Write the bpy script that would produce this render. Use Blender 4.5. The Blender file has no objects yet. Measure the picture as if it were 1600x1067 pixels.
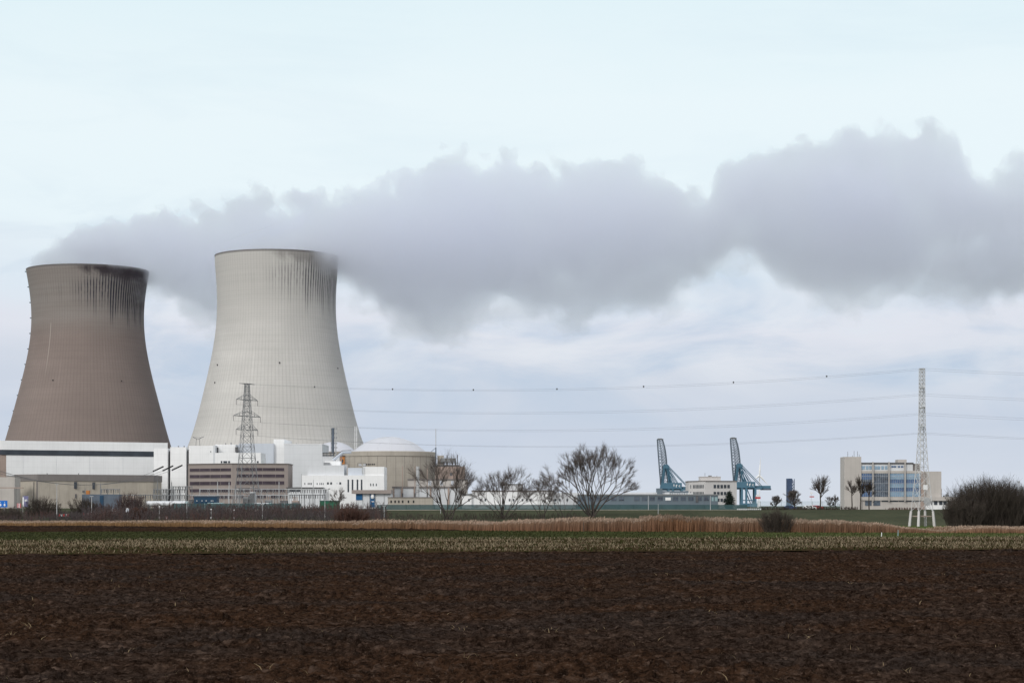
import bpy, math, random
import numpy as np
from mathutils import Vector, Matrix

R = math.radians
sc = bpy.context.scene
COL = sc.collection

# ------------------------------------------------------------------ camera
F = 3111.1                                   # focal length in photo pixels (70 mm on a 36 mm sensor, 1600 px wide)
CH = 5.0                                     # camera height
HY = 790.0                                   # horizon row of the photo
cd = bpy.data.cameras.new('camera'); cam = bpy.data.objects.new('camera', cd); COL.objects.link(cam)
cam.location = (0, 0, CH); cam.rotation_euler = (R(90), 0, 0)
cd.lens = 70; cd.sensor_width = 36; cd.shift_y = (HY - 533.5) / 1600
cd.clip_start = 0.5; cd.clip_end = 30000
sc.camera = cam
def X(px, Y): return (px - 800.0) * Y / F
def Z(py, Y): return CH + (HY - py) * Y / F
def S(n, Y): return n * Y / F

# ------------------------------------------------------------------ render settings
sc.render.engine = 'CYCLES'
sc.view_settings.view_transform = 'Standard'
sc.view_settings.look = 'None'
sc.view_settings.exposure = 0.0
sc.view_settings.gamma = 1.0
cy = sc.cycles
cy.max_bounces = 24; cy.diffuse_bounces = 3; cy.glossy_bounces = 2; cy.transmission_bounces = 2
cy.volume_bounces = 20; cy.transparent_max_bounces = 12
cy.use_denoising = True

# ------------------------------------------------------------------ node helpers
def lin(r, g, b, k=1.0):
    f = lambda c: (c / 255 / 12.92) if c / 255 <= 0.04045 else ((c / 255 + 0.055) / 1.055) ** 2.4
    return (f(r) * k, f(g) * k, f(b) * k, 1)
class E:
    """a node socket that can be used in arithmetic"""
    def __init__(s, nt, v): s.nt = nt; s.v = v
    def _m(s, op, *a):
        n = s.nt.nodes.new('ShaderNodeMath'); n.operation = op
        for i, x in enumerate((s,) + a):
            x = x.v if isinstance(x, E) else x
            if isinstance(x, (int, float)): n.inputs[i].default_value = x
            else: s.nt.links.new(x, n.inputs[i])
        return E(s.nt, n.outputs[0])
    def __add__(s, o): return s._m('ADD', o)
    __radd__ = __add__
    def __sub__(s, o): return s._m('SUBTRACT', o)
    def __rsub__(s, o): return E(s.nt, float(o))._m('SUBTRACT', s)
    def __mul__(s, o): return s._m('MULTIPLY', o)
    __rmul__ = __mul__
    def __truediv__(s, o): return s._m('DIVIDE', o)
    def pow(s, o): return s._m('POWER', o)
    def sqrt(s): return s._m('SQRT')
    def mn(s, o): return s._m('MINIMUM', o)
    def mx(s, o): return s._m('MAXIMUM', o)
    def sin(s): return s._m('SINE')
    def fract(s): return s._m('FRACT')
    def abs(s): return s._m('ABSOLUTE')
    def map(s, a, b, c=0.0, d=1.0, smooth=False):
        n = s.nt.nodes.new('ShaderNodeMapRange'); n.clamp = True
        if smooth: n.interpolation_type = 'SMOOTHSTEP'
        s.nt.links.new(s.v, n.inputs[0])
        for i, x in zip((1, 2, 3, 4), (a, b, c, d)):
            if isinstance(x, E): s.nt.links.new(x.v, n.inputs[i])
            else: n.inputs[i].default_value = x
        return E(s.nt, n.outputs[0])
    def clamp(s): return s.map(0, 1)
def node(nt, typ, **kw):
    n = nt.nodes.new(typ)
    for k, v in kw.items(): setattr(n, k, v)
    return n
def sep(nt, vec):
    n = node(nt, 'ShaderNodeSeparateXYZ'); nt.links.new(vec, n.inputs[0])
    return [E(nt, n.outputs[i]) for i in range(3)]
def comb(nt, *xyz):
    n = node(nt, 'ShaderNodeCombineXYZ')
    for i, x in enumerate(xyz):
        if isinstance(x, E): nt.links.new(x.v, n.inputs[i])
        else: n.inputs[i].default_value = x
    return n.outputs[0]
def noise(nt, vec, scale, detail=4, rough=0.55, dist=0.0):
    n = node(nt, 'ShaderNodeTexNoise')
    if vec is not None: nt.links.new(vec, n.inputs['Vector'])
    n.inputs['Scale'].default_value = scale; n.inputs['Detail'].default_value = detail
    n.inputs['Roughness'].default_value = rough; n.inputs['Distortion'].default_value = dist
    return E(nt, n.outputs[0])
def mixc(nt, fac, a, b):
    n = node(nt, 'ShaderNodeMix', data_type='RGBA')
    if isinstance(fac, E): nt.links.new(fac.v, n.inputs[0])
    else: n.inputs[0].default_value = fac
    for i, c in ((6, a), (7, b)):
        if isinstance(c, (tuple, list)): n.inputs[i].default_value = c
        else: nt.links.new(c, n.inputs[i])
    return n.outputs[2]
def ramp(nt, fac, pts, interp='EASE'):
    n = node(nt, 'ShaderNodeValToRGB'); n.color_ramp.interpolation = interp
    el = n.color_ramp.elements
    el[0].position, el[0].color = pts[0]; el[1].position, el[1].color = pts[-1]
    for p, c in pts[1:-1]:
        e = el.new(p); e.color = c
    nt.links.new(fac.v, n.inputs[0])
    return n.outputs[0]

# ------------------------------------------------------------------ sky and sun
SUN_EL, SUN_AZ = 34.0, 214.0                 # high soft light from behind the camera, a little to its left
w = bpy.data.worlds.new('World'); sc.world = w; w.use_nodes = True
nt = w.node_tree; nt.nodes.clear()
out = node(nt, 'ShaderNodeOutputWorld'); bg = node(nt, 'ShaderNodeBackground')
nt.links.new(bg.outputs[0], out.inputs[0])
sky = node(nt, 'ShaderNodeTexSky', sky_type='NISHITA', sun_disc=False)
sky.sun_elevation = R(SUN_EL); sky.sun_rotation = R(SUN_AZ)
bg.inputs['Strength'].default_value = 0.1
tc = node(nt, 'ShaderNodeTexCoord')
dx, dy_, dz = sep(nt, tc.outputs['Generated'])
az = dx / dy_.abs().mx(0.05)
cv = comb(nt, az * 1.0, dz * 3.2, 0.3)
big = noise(nt, cv, 3.2, 5, 0.55, 0.3)
fine = noise(nt, cv, 11.0, 6, 0.6, 0.4)
el_ = dz + (big - 0.5) * 0.075 + (fine - 0.5) * 0.034
def C(r, g, b, k=1.0): return lin(r, g, b, k)
K = 1.0
cl = ramp(nt, el_.map(-0.02, 0.98), [
    (0.00, C(216, 222, 232)), (0.030, C(212, 220, 233)), (0.055, C(201, 211, 228)), (0.085, C(211, 218, 231)),
    (0.110, C(226, 229, 239)), (0.135, C(224, 235, 245)), (0.165, C(236, 248, 253)), (0.220, C(238, 250, 254)),
    (0.280, C(227, 245, 251)), (0.45, (0.92, 1.0, 1.05, 1)), (1.0, (1.0, 1.05, 1.10, 1))], 'LINEAR')
wisp = noise(nt, comb(nt, az * 2.6, dz * 7.0, 2.9), 3.4, 7, 0.58, 0.8).map(0.46, 0.68) * dz.map(0.02, 0.06) * dz.map(0.11, 0.17, 1, 0)
bank = noise(nt, comb(nt, az * 2.4, dz * 6.0, 8.1), 3.0, 6, 0.55, 0.5).map(0.50, 0.64) * dz.map(0.045, 0.075) * dz.map(0.10, 0.14, 1, 0)
cl = mixc(nt, wisp * 0.75, cl, C(182, 201, 224))
cl = mixc(nt, bank * 0.65, cl, C(232, 236, 243))
veil = noise(nt, comb(nt, az * 1.6, dz * 8.0, 5.5), 3.0, 6, 0.6, 0.4).map(0.50, 0.75) * dz.map(0.12, 0.17)
cl = mixc(nt, veil * 0.35, cl, C(214, 232, 243))
back = dy_.map(0.25, -0.6, 0.0, 1.0, True)
cl = mixc(nt, back, cl, (1.20, 1.20, 1.21, 1))
scl = node(nt, 'ShaderNodeVectorMath', operation='SCALE'); scl.inputs['Scale'].default_value = 10.0
nt.links.new(cl, scl.inputs[0])
nt.links.new(mixc(nt, 0.94, sky.outputs[0], scl.outputs[0]), bg.inputs['Color'])

sl = bpy.data.lights.new('sun', 'SUN'); sun = bpy.data.objects.new('sun', sl); COL.objects.link(sun)
sl.energy = 1.5; sl.angle = R(16); sl.color = (1.0, 0.96, 0.90)
sd = Vector((math.sin(R(SUN_AZ)) * math.cos(R(SUN_EL)), math.cos(R(SUN_AZ)) * math.cos(R(SUN_EL)), math.sin(R(SUN_EL))))
sun.rotation_euler = sd.to_track_quat('Z', 'Y').to_euler(); sun.location = (0, -50, 200)

# ------------------------------------------------------------------ materials
def pmat(name):
    m = bpy.data.materials.new(name); m.use_nodes = True
    nt = m.node_tree
    return m, nt, nt.nodes['Principled BSDF']
def setcol(nt, b, c):
    if isinstance(c, (tuple, list)): b.inputs['Base Color'].default_value = c
    else: nt.links.new(c, b.inputs['Base Color'])
def bump(nt, b, h, dist, strength=1.0):
    n = node(nt, 'ShaderNodeBump'); n.inputs['Distance'].default_value = dist; n.inputs['Strength'].default_value = strength
    nt.links.new(h.v, n.inputs['Height']); nt.links.new(n.outputs[0], b.inputs['Normal'])
def plain(name, rgb, rough=0.7, var=0.18, scale=0.25, streak=0.0, metal=0.0, tint=None, joint=0.0):
    """worn painted or mineral surface: cloudy variation plus rain streaks that run down it"""
    m, nt, b = pmat(name)
    g = node(nt, 'ShaderNodeNewGeometry'); p = g.outputs['Position']
    n1 = noise(nt, p, scale, 5, 0.6)
    lo = tuple(c * (1 - var) for c in rgb) + (1,); hi = tuple(min(1, c * (1 + var * 0.7)) for c in rgb) + (1,)
    col = mixc(nt, n1.map(0.25, 0.75), lo, hi)
    if streak:
        x, y, z = sep(nt, p)
        st = noise(nt, comb(nt, x * 1.0, y * 1.0, z * 0.06), 0.9, 4, 0.6).map(0.48, 0.78)
        col = mixc(nt, st * streak, col, tuple(c * 0.5 for c in rgb) + (1,))
    if joint:
        x, y, z = sep(nt, p)
        j_ = ((x + y * .3) / 6.2).fract().map(0.0, 0.06, 1, 0).mx((z / 3.4).fract().map(0.0, 0.10, 1, 0))
        col = mixc(nt, j_ * joint, col, tuple(c * 0.6 for c in rgb) + (1,))
    if tint:
        col = mixc(nt, noise(nt, p, scale * 0.4, 3).map(0.45, 0.65), col, tuple(tint) + (1,))
    setcol(nt, b, col)
    b.inputs['Roughness'].default_value = rough; b.inputs['Metallic'].default_value = metal
    b.inputs['Specular IOR Level'].default_value = 0.25
    return m
M = {}
M['white'] = plain('white_cladding', (0.78, 0.79, 0.80), 0.6, 0.07, 0.08, 0.14, joint=0.22)
M['whitegrey'] = plain('pale_grey_cladding', (0.60, 0.62, 0.645), 0.6, 0.07, 0.08, 0.14, joint=0.22)
M['bluegrey'] = plain('pale_blue_cladding', (0.52, 0.56, 0.62), 0.6, 0.06, 0.1, 0.1)
M['cream'] = plain('cream_render', (0.56, 0.545, 0.54), 0.8, 0.08, 0.1, 0.15)
M['concrete'] = plain('concrete', (0.38, 0.35, 0.305), 0.85, 0.14, 0.12, 0.35, joint=0.25)
M['annex'] = plain('annex_concrete', (0.42, 0.38, 0.325), 0.85, 0.16, 0.15, 0.45)
M['concrete_light'] = plain('light_concrete', (0.45, 0.425, 0.40), 0.85, 0.1, 0.2, 0.25)
M['concrete_dark'] = plain('dark_concrete', (0.20, 0.185, 0.18), 0.85, 0.15, 0.12, 0.25)
M['brownbrick'] = plain('brown_panel', (0.285, 0.248, 0.232), 0.8, 0.08, 0.1, 0.15)
M['pinkconc'] = plain('pinkish_concrete', (0.34, 0.27, 0.235), 0.85, 0.15, 0.15, 0.3)
M['darkband'] = plain('dark_glazing', (0.045, 0.055, 0.07), 0.35, 0.35, 0.15)
M['purpleband'] = plain('tinted_glazing', (0.055, 0.042, 0.055), 0.3, 0.5, 0.3)
M['darkgrey'] = plain('dark_grey_metal', (0.10, 0.10, 0.105), 0.6, 0.2, 0.4)
M['midgrey'] = plain('weathered_grey_metal', (0.22, 0.23, 0.24), 0.6, 0.2, 0.4)
M['galv'] = plain('galvanised_steel', (0.42, 0.43, 0.44), 0.55, 0.15, 0.5, 0, 0.0)
M['pylonpale'] = plain('pale_pylon_paint', (0.50, 0.505, 0.51), 0.55, 0.12, 0.5)
M['galvdark'] = plain('weathered_steel', (0.19, 0.20, 0.21), 0.6, 0.2, 0.5)
M['steelblue'] = plain('blue_grey_steel', (0.10, 0.125, 0.16), 0.6, 0.2, 0.4)
M['domewhite'] = plain('white_dome_skin', (0.48, 0.49, 0.53), 0.5, 0.03, 0.1)
M['craneblue'] = plain('blue_green_crane_paint', (0.070, 0.155, 0.22), 0.6, 0.2, 0.05)
M['craneboom'] = plain('dull_crane_steel', (0.10, 0.13, 0.16), 0.6, 0.2, 0.05)
M['blueb'] = plain('slate_blue_cladding', (0.125, 0.16, 0.19), 0.6, 0.12, 0.1, 0.1)
M['bluesign'] = plain('blue_sign', (0.01, 0.15, 0.55), 0.4, 0.1, 1)
M['darkblue'] = plain('dark_blue_cladding', (0.018, 0.055, 0.105), 0.5, 0.2, 0.3)
M['bluepanel'] = plain('bright_blue_panel', (0.015, 0.10, 0.24), 0.5, 0.1, 0.3)
M['bluesilo'] = plain('dull_blue_paint', (0.085, 0.125, 0.22), 0.6, 0.15, 0.1)
M['teal'] = plain('teal_fence_paint', (0.04, 0.088, 0.094), 0.6, 0.2, 0.2)
M['tealpale'] = plain('pale_teal_paint', (0.25, 0.36, 0.38), 0.6, 0.2, 0.2)
M['green'] = plain('dark_green_paint', (0.02, 0.12, 0.07), 0.6, 0.2, 0.2)
M['orange'] = plain('orange_rust', (0.42, 0.17, 0.05), 0.7, 0.3, 0.5)
M['red'] = plain('red_paint', (0.45, 0.05, 0.05), 0.4, 0.15, 0.6)
M['carwhite'] = plain('white_car_paint', (0.75, 0.76, 0.77), 0.3, 0.04, 0.6)
M['carblue'] = plain('dark_blue_car_paint', (0.03, 0.06, 0.14), 0.3, 0.1, 0.6)
M['purple'] = plain('dull_violet_print', (0.17, 0.17, 0.30), 0.6, 0.15, 0.6)
M['black'] = plain('black_rubber', (0.02, 0.02, 0.022), 0.6, 0.2, 0.6)
M['wood'] = plain('weathered_wood', (0.07, 0.055, 0.045), 0.9, 0.25, 2)
M['bark'] = plain('bark', (0.060, 0.050, 0.044), 0.9, 0.3, 1.2)
M['twig'] = plain('bare_twigs', (0.110, 0.092, 0.083), 0.9, 0.3, 0.6)
M['twigbrown'] = plain('red_brown_twigs', (0.085, 0.045, 0.034), 0.9, 0.35, 0.6)
M['twigdark'] = plain('dark_twigs', (0.064, 0.052, 0.043), 0.9, 0.35, 0.6)
M['scrub'] = plain('scrub_twigs', (0.080, 0.067, 0.068), 0.9, 0.35, 0.10, tint=(0.10, 0.056, 0.048))
M['conifer'] = plain('dark_conifer', (0.018, 0.028, 0.022), 0.9, 0.4, 0.8)
M['wire'] = plain('aluminium_wire', (0.11, 0.115, 0.125), 0.6, 0.1, 0.1)
def mk_glass(name, a, b_):
    m, nt, b = pmat(name)
    g = node(nt, 'ShaderNodeNewGeometry')
    x, y, z = sep(nt, g.outputs['Position'])
    cells = node(nt, 'ShaderNodeTexWhiteNoise', noise_dimensions='2D')
    fl = (x / 1.45)._m('FLOOR'); fz = (z / 1.0)._m('FLOOR')
    nt.links.new(comb(nt, fl, fz, 0), cells.inputs[0])
    setcol(nt, b, mixc(nt, E(nt, cells.outputs[0]), a, b_))
    b.inputs['Roughness'].default_value = 0.12; b.inputs['Specular IOR Level'].default_value = 0.6
    return m
M['glassblue'] = mk_glass('blue_spandrel', (0.04, 0.095, 0.21, 1), (0.06, 0.125, 0.25, 1))
M['glasspale'] = mk_glass('pale_blue_window', (0.17, 0.28, 0.40, 1), (0.25, 0.36, 0.46, 1))
M['glassdark'] = mk_glass('dark_window', (0.03, 0.045, 0.07, 1), (0.08, 0.11, 0.15, 1))

def tower_mat(name, base, top, sootf, circ, brown):
    """cast concrete shell: shuttering lines, meridional ribs, soot and algae streaks below the rim on the lee side"""
    m, nt, b = pmat(name)
    tcn = node(nt, 'ShaderNodeTexCoord'); u, v, _ = sep(nt, tcn.outputs['UV'])   # u: angle 0..1 (0.25 = facing the camera side), v: metres below the rim
    p = comb(nt, u * circ, v, 0)
    cloud = noise(nt, p, 0.035, 5, 0.6)
    lift = noise(nt, comb(nt, u * 3, v * 0.55, 4), 1.0, 2, 0.7)
    col = mixc(nt, cloud.map(0.3, 0.7), tuple(c * 0.90 for c in base) + (1,), tuple(c * 1.08 for c in base) + (1,))
    topm = (v + (noise(nt, p, 0.05, 4) - 0.5) * 14).map(30, 52, 1, 0, True)
    col = mixc(nt, topm, col, tuple(top) + (1,))
    band = noise(nt, comb(nt, u * 1.5, v * 0.11, 7), 1.0, 3, 0.6)
    col = mixc(nt, band.map(0.45, 0.65) * 0.22, col, tuple(c * 0.78 for c in base) + (1,))
    col = mixc(nt, lift.map(0.35, 0.7) * 0.28, col, tuple(c * 0.72 for c in base) + (1,))
    hl = (v / 1.5).fract().map(0.0, 0.30, 1, 0)
    rib = (u * 124).fract(); rl = (rib - 0.5).abs().map(0.30, 0.5)
    col = mixc(nt, rl * 0.22, col, tuple(c * 0.45 for c in base) + (1,))
    col = mixc(nt, hl * 0.16, col, tuple(c * 0.5 for c in base) + (1,))
    # pale repaired strips
    rep = noise(nt, comb(nt, u * 90, v * 0.02, 9), 1.0, 1).map(0.66, 0.72) * 0.10
    col = mixc(nt, rep, col, tuple(min(1, c * 1.5) for c in base) + (1,))
    # runs of soot: narrow in angle, long in height, each rib run has its own length
    rid = (u * 124)._m('FLOOR')
    ln = noise(nt, comb(nt, rid * 0.37, 0, 2), 1.0, 2, 0.8)
    ln2 = node(nt, 'ShaderNodeTexWhiteNoise', noise_dimensions='1D'); nt.links.new(rid.v, ln2.inputs['W'])
    lw = E(nt, ln2.outputs[0])
    lee = (u - 0.250).map(-0.17, 0.10, 0.0, 1.0) * (u - 0.25).map(-0.25, -0.24)
    lee2 = (u - 0.25 + (ln - 0.5) * 0.16).map(-0.05, 0.15, 0, 1, True)
    length = 17 + lw * 17 + lee2 * 14 + (ln - 0.5) * 22
    start = 6 + lw * 6 - lee2 * 5 + (1 - lee) * 8
    run = v.map(start - 4, start + 5) * ((length - v) / 16.0).clamp()
    grain = noise(nt, comb(nt, u * circ * 2.2, v * 0.22, 1), 1.0, 5, 0.7)
    thick = (rib - 0.5 + (grain - 0.5) * 0.25).abs().map(0.16, 0.46, 0.06, 1.0)
    soot = run * thick * (grain + lee2 * 0.20 + (lw - 0.5) * 0.3).map(0.38, 0.66) * (lee * 1.0 + lee2 * 0.7) * sootf
    if brown[0] < 0.1: col = mixc(nt, (u - 0.173).abs().map(0.0008, 0.0017, 1, 0) * v.map(39, 41) * v.map(60, 78, 1, 0) * 0.35, col, (0.5, 0.46, 0.42, 1))
    col = mixc(nt, soot.clamp(), col, (0.032, 0.032, 0.045, 1))
    # black crust just below the rim on the lee side
    crust = (v + (noise(nt, p, 0.16, 5, 0.65) - 0.5) * 12).map(lee2 * 6 + 0.3, lee2 * 9 + 3.0, 1, 0) * lee2.map(0.05, 0.5) * min(1, sootf * 0.9)
    col = mixc(nt, crust, col, brown)
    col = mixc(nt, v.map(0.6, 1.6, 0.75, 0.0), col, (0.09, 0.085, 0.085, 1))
    setcol(nt, b, col); b.inputs['Roughness'].default_value = 0.9; b.inputs['Specular IOR Level'].default_value = 0.15
    bump(nt, b, (1 - rl) * 0.5 + grain * 0.3, 0.25, 0.6)
    return m
M['tower_brown'] = tower_mat('brown_tower_concrete', (0.222, 0.182, 0.166), (0.245, 0.226, 0.212), 1.35, 250, (0.050, 0.042, 0.048, 1))
M['tower_pale'] = tower_mat('pale_tower_concrete', (0.515, 0.505, 0.485), (0.475, 0.465, 0.445), 0.62, 250, (0.13, 0.12, 0.115, 1))

# ------------------------------------------------------------------ object helpers
def tag(o, label=None, cat=None, group=None, kind=None):
    if label: o['label'] = label
    if cat: o['category'] = cat
    if group: o['group'] = group
    if kind: o['kind'] = kind
    return o
def thing(name, label, cat, loc, rz=0.0, group=None):
    o = bpy.data.objects.new(name, None); COL.objects.link(o)
    o.empty_display_size = 0.5
    o.location = loc; o.rotation_euler = (0, 0, rz)
    return tag(o, label, cat, group)
class MB:
    """collects shapes in the coordinates of the thing they belong to, then links them as one mesh object"""
    def __init__(s): s.v = []; s.f = []; s.mi = []
    def add(s, vs, fs, mi=0):
        k = len(s.v); s.v += [tuple(p) for p in vs]; s.f += [[i + k for i in f] for f in fs]; s.mi += [mi] * len(fs)
        return s
    def box(s, x0, x1, y0, y1, z0, z1, mi=0):
        return s.add([(x0, y0, z0), (x1, y0, z0), (x1, y1, z0), (x0, y1, z0), (x0, y0, z1), (x1, y0, z1), (x1, y1, z1), (x0, y1, z1)],
                     [(0, 3, 2, 1), (4, 5, 6, 7), (0, 1, 5, 4), (1, 2, 6, 5), (2, 3, 7, 6), (3, 0, 4, 7)], mi)
    def prism(s, poly, z0, z1, mi=0):
        n = len(poly)
        return s.add([(x, y, z0) for x, y in poly] + [(x, y, z1) for x, y in poly],
                     [tuple(range(n))[::-1], tuple(range(n, 2 * n))] + [(i, (i + 1) % n, n + (i + 1) % n, n + i) for i in range(n)], mi)
    def tube(s, a, b, r0, r1=None, n=4, mi=0):
        r1 = r0 if r1 is None else r1
        a = Vector(a); b = Vector(b); d = b - a
        if d.length < 1e-6: return s
        d.normalize(); u = d.orthogonal().normalized(); w_ = d.cross(u)
        vs = []
        for c, r in ((a, r0), (b, r1)):
            for i in range(n):
                t = 2 * math.pi * (i + 0.5) / n
                vs.append(c + (u * math.cos(t) + w_ * math.sin(t)) * r)
        return s.add(vs, [(i, (i + 1) % n, n + (i + 1) % n, n + i) for i in range(n)] + [tuple(range(n))[::-1], tuple(range(n, 2 * n))], mi)
    def poly(s, pts, r, n=4):
        for a, b in zip(pts, pts[1:]): s.tube(a, b, r, n=n)
        return s
    def lathe(s, prof, n=48, cx=0, cy_=0, cap=True, mi=0):
        vs = []; fs = []
        for r, z in prof:
            for i in range(n):
                t = 2 * math.pi * i / n; vs.append((cx + r * math.cos(t), cy_ + r * math.sin(t), z))
        for j in range(len(prof) - 1):
            for i in range(n):
                fs.append((j * n + i, j * n + (i + 1) % n, (j + 1) * n + (i + 1) % n, (j + 1) * n + i))
        if cap:
            fs.append(tuple(range(n))[::-1]); fs.append(tuple(range((len(prof) - 1) * n, len(prof) * n)))
        return s.add(vs, fs, mi)
    def build(s, name, mat, parent=None, smooth=False):
        me = bpy.data.meshes.new(name); me.from_pydata(s.v, [], s.f)
        for m in (mat if isinstance(mat, list) else [mat]): me.materials.append(m)
        if isinstance(mat, list): me.polygons.foreach_set('material_index', s.mi)
        if smooth: me.polygons.foreach_set('use_smooth', [True] * len(me.polygons))
        o = bpy.data.objects.new(name, me); COL.objects.link(o)
        if parent: o.parent = parent
        return o
def copy_tree(o, parent=None):
    c = o.copy(); COL.objects.link(c)
    if parent: c.parent = parent
    for ch in list(o.children): copy_tree(ch, c)
    return c
def np_mesh(name, verts, quads, mat, parent=None, smooth=False, tris=None, colors=None):
    me = bpy.data.meshes.new(name)
    verts = np.asarray(verts, dtype=np.float32)
    nq = 0 if quads is None else len(quads); ntr = 0 if tris is None else len(tris)
    me.vertices.add(len(verts)); me.vertices.foreach_set('co', verts.ravel())
    loops = []; starts = []
    if nq: loops.append(np.asarray(quads, dtype=np.int32).ravel()); starts.append(np.arange(nq, dtype=np.int32) * 4)
    if ntr: loops.append(np.asarray(tris, dtype=np.int32).ravel()); starts.append(nq * 4 + np.arange(ntr, dtype=np.int32) * 3)
    loops = np.concatenate(loops); starts = np.concatenate(starts)
    me.loops.add(len(loops)); me.loops.foreach_set('vertex_index', loops)
    me.polygons.add(nq + ntr); me.polygons.foreach_set('loop_start', starts)
    if smooth: me.polygons.foreach_set('use_smooth', np.ones(nq + ntr, dtype=bool))
    if colors is not None:
        at = me.color_attributes.new('tint', 'FLOAT_COLOR', 'POINT'); at.data.foreach_set('color', np.asarray(colors, dtype=np.float32).ravel())
    me.materials.append(mat); me.update(calc_edges=True); me.validate()
    o = bpy.data.objects.new(name, me); COL.objects.link(o)
    if parent: o.parent = parent
    return o
ORD = 'first second third fourth fifth sixth seventh eighth ninth tenth eleventh twelfth thirteenth fourteenth fifteenth sixteenth seventeenth eighteenth nineteenth twentieth'.split()

# ------------------------------------------------------------------ numpy noise
def _h(ix, iy, s):
    n = (ix.astype(np.int64) * 374761393 + iy.astype(np.int64) * 668265263 + s * 974634777) & 0x7fffffff
    n = ((n ^ (n >> 13)) * 1274126177) & 0x7fffffff
    return ((n ^ (n >> 16)) & 0xffff) / 65535.0
def vnoise(x, y, s=0):
    ix = np.floor(x); iy = np.floor(y); fx = x - ix; fy = y - iy
    fx = fx * fx * (3 - 2 * fx); fy = fy * fy * (3 - 2 * fy)
    a = _h(ix, iy, s); b = _h(ix + 1, iy, s); c = _h(ix, iy + 1, s); d = _h(ix + 1, iy + 1, s)
    return (a * (1 - fx) + b * fx) * (1 - fy) + (c * (1 - fx) + d * fx) * fy
def fbm(x, y, o=4, s=0, g=0.5):
    t = 0; a = 1; n = 0
    for k in range(o):
        t = t + a * vnoise(x * 2 ** k + 17.3 * k, y * 2 ** k - 9.1 * k, s + k); n += a; a *= g
    return t / n
def worley(x, y, s=0):
    ix = np.floor(x); iy = np.floor(y); best = np.full(x.shape, 9.0); rid = np.zeros(x.shape)
    for ox in (-1, 0, 1):
        for oy in (-1, 0, 1):
            cx_ = ix + ox; cy2 = iy + oy
            d = np.hypot(cx_ + 0.15 + 0.7 * _h(cx_, cy2, s) - x, cy2 + 0.15 + 0.7 * _h(cx_, cy2, s + 5) - y)
            m = d < best; best = np.where(m, d, best); rid = np.where(m, _h(cx_, cy2, s + 11), rid)
    return best, rid
def shards(x, y, s=0):
    """broken blocks: every cell is a flat face with its own height and tilt"""
    ix = np.floor(x); iy = np.floor(y); best = np.full(x.shape, 9.0); out = np.zeros(x.shape)
    for ox in (-1, 0, 1):
        for oy in (-1, 0, 1):
            cx_ = ix + ox; cy2 = iy + oy
            px = cx_ + 0.1 + 0.8 * _h(cx_, cy2, s) - x; py = cy2 + 0.1 + 0.8 * _h(cx_, cy2, s + 5) - y
            d = np.hypot(px, py); m = d < best; best = np.where(m, d, best)
            out = np.where(m, _h(cx_, cy2, s + 11) ** 1.6 - 0.35 + px * (_h(cx_, cy2, s + 17) - 0.5) * 1.9 + py * (_h(cx_, cy2, s + 23) - 0.5) * 1.9, out)
    return out * np.clip(1.15 - best, 0.2, 1)

# ================================================================== THE SETTING: ground
GZ = 3.7
def sstep(t): t = np.clip(t, 0, 1); return t * t * (3 - 2 * t)
def gz(Y): return float(max(0.0, -0.6 + 4.3 * sstep((Y - 470) / 130)))
def grass_mat(name, a, b_, c, sc1=0.12):
    m, nt, b = pmat(name); g = node(nt, 'ShaderNodeNewGeometry'); p = g.outputs['Position']
    x, y, z = sep(nt, p)
    q = comb(nt, x * 1.0, y * 0.35, z * 1.0)
    n1 = noise(nt, q, sc1, 6, 0.65); n2 = noise(nt, q, 0.9, 5, 0.7)
    col = mixc(nt, n1.map(0.3, 0.7), a, b_); col = mixc(nt, n2.map(0.45, 0.7) * 0.6, col, c)
    if name == 'meadow_grass': col = mixc(nt, (x + (n1 - .5) * 60).map(-10, 75) * 0.9, col, (0.066, 0.088, 0.030, 1))
    setcol(nt, b, col); b.inputs['Roughness'].default_value = 0.95; b.inputs['Specular IOR Level'].default_value = 0.0
    bump(nt, b, n2, 0.25)
    return m
M['bank'] = grass_mat('bank_grass', (0.034, 0.040, 0.027, 1), (0.062, 0.068, 0.044, 1), (0.080, 0.070, 0.046, 1), 0.07)
M['meadow'] = grass_mat('meadow_grass', (0.026, 0.030, 0.015, 1), (0.040, 0.045, 0.020, 1), (0.050, 0.045, 0.024, 1), 0.05)
M['stubble_soil'] = grass_mat('stubble_soil', (0.030, 0.020, 0.011, 1), (0.048, 0.032, 0.018, 1), (0.036, 0.032, 0.015, 1), 0.12)
ys = np.concatenate([np.linspace(-400, 470, 30), np.linspace(475, 605, 40), np.linspace(640, 3000, 30), np.linspace(3300, 9000, 14)])
xs = np.concatenate([np.linspace(-7000, -400, 16), np.linspace(-360, 360, 60), np.linspace(400, 7000, 16)])
gx, gy = np.meshgrid(xs, ys)
gzv = -0.6 + 4.3 * sstep((gy - 470 + (fbm(gx / 60, gy * 0, 3, 3) - 0.5) * 26) / 130) + (fbm(gx / 9, gy / 9, 3, 7) - 0.5) * 0.25 * (gy > 470) * (gy < 640)
def gridq(nr, nc):
    i = np.arange(nr * nc).reshape(nr, nc)
    return np.stack([i[:-1, :-1], i[:-1, 1:], i[1:, 1:], i[1:, :-1]], -1).reshape(-1, 4)
o = np_mesh('ground', np.stack([gx, gy, gzv], -1).reshape(-1, 3), gridq(*gx.shape), M['bank'], smooth=True)
tag(o, kind='structure')

SLOPE = 0.216                                # the field edges run slightly away from the camera to the right
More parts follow.
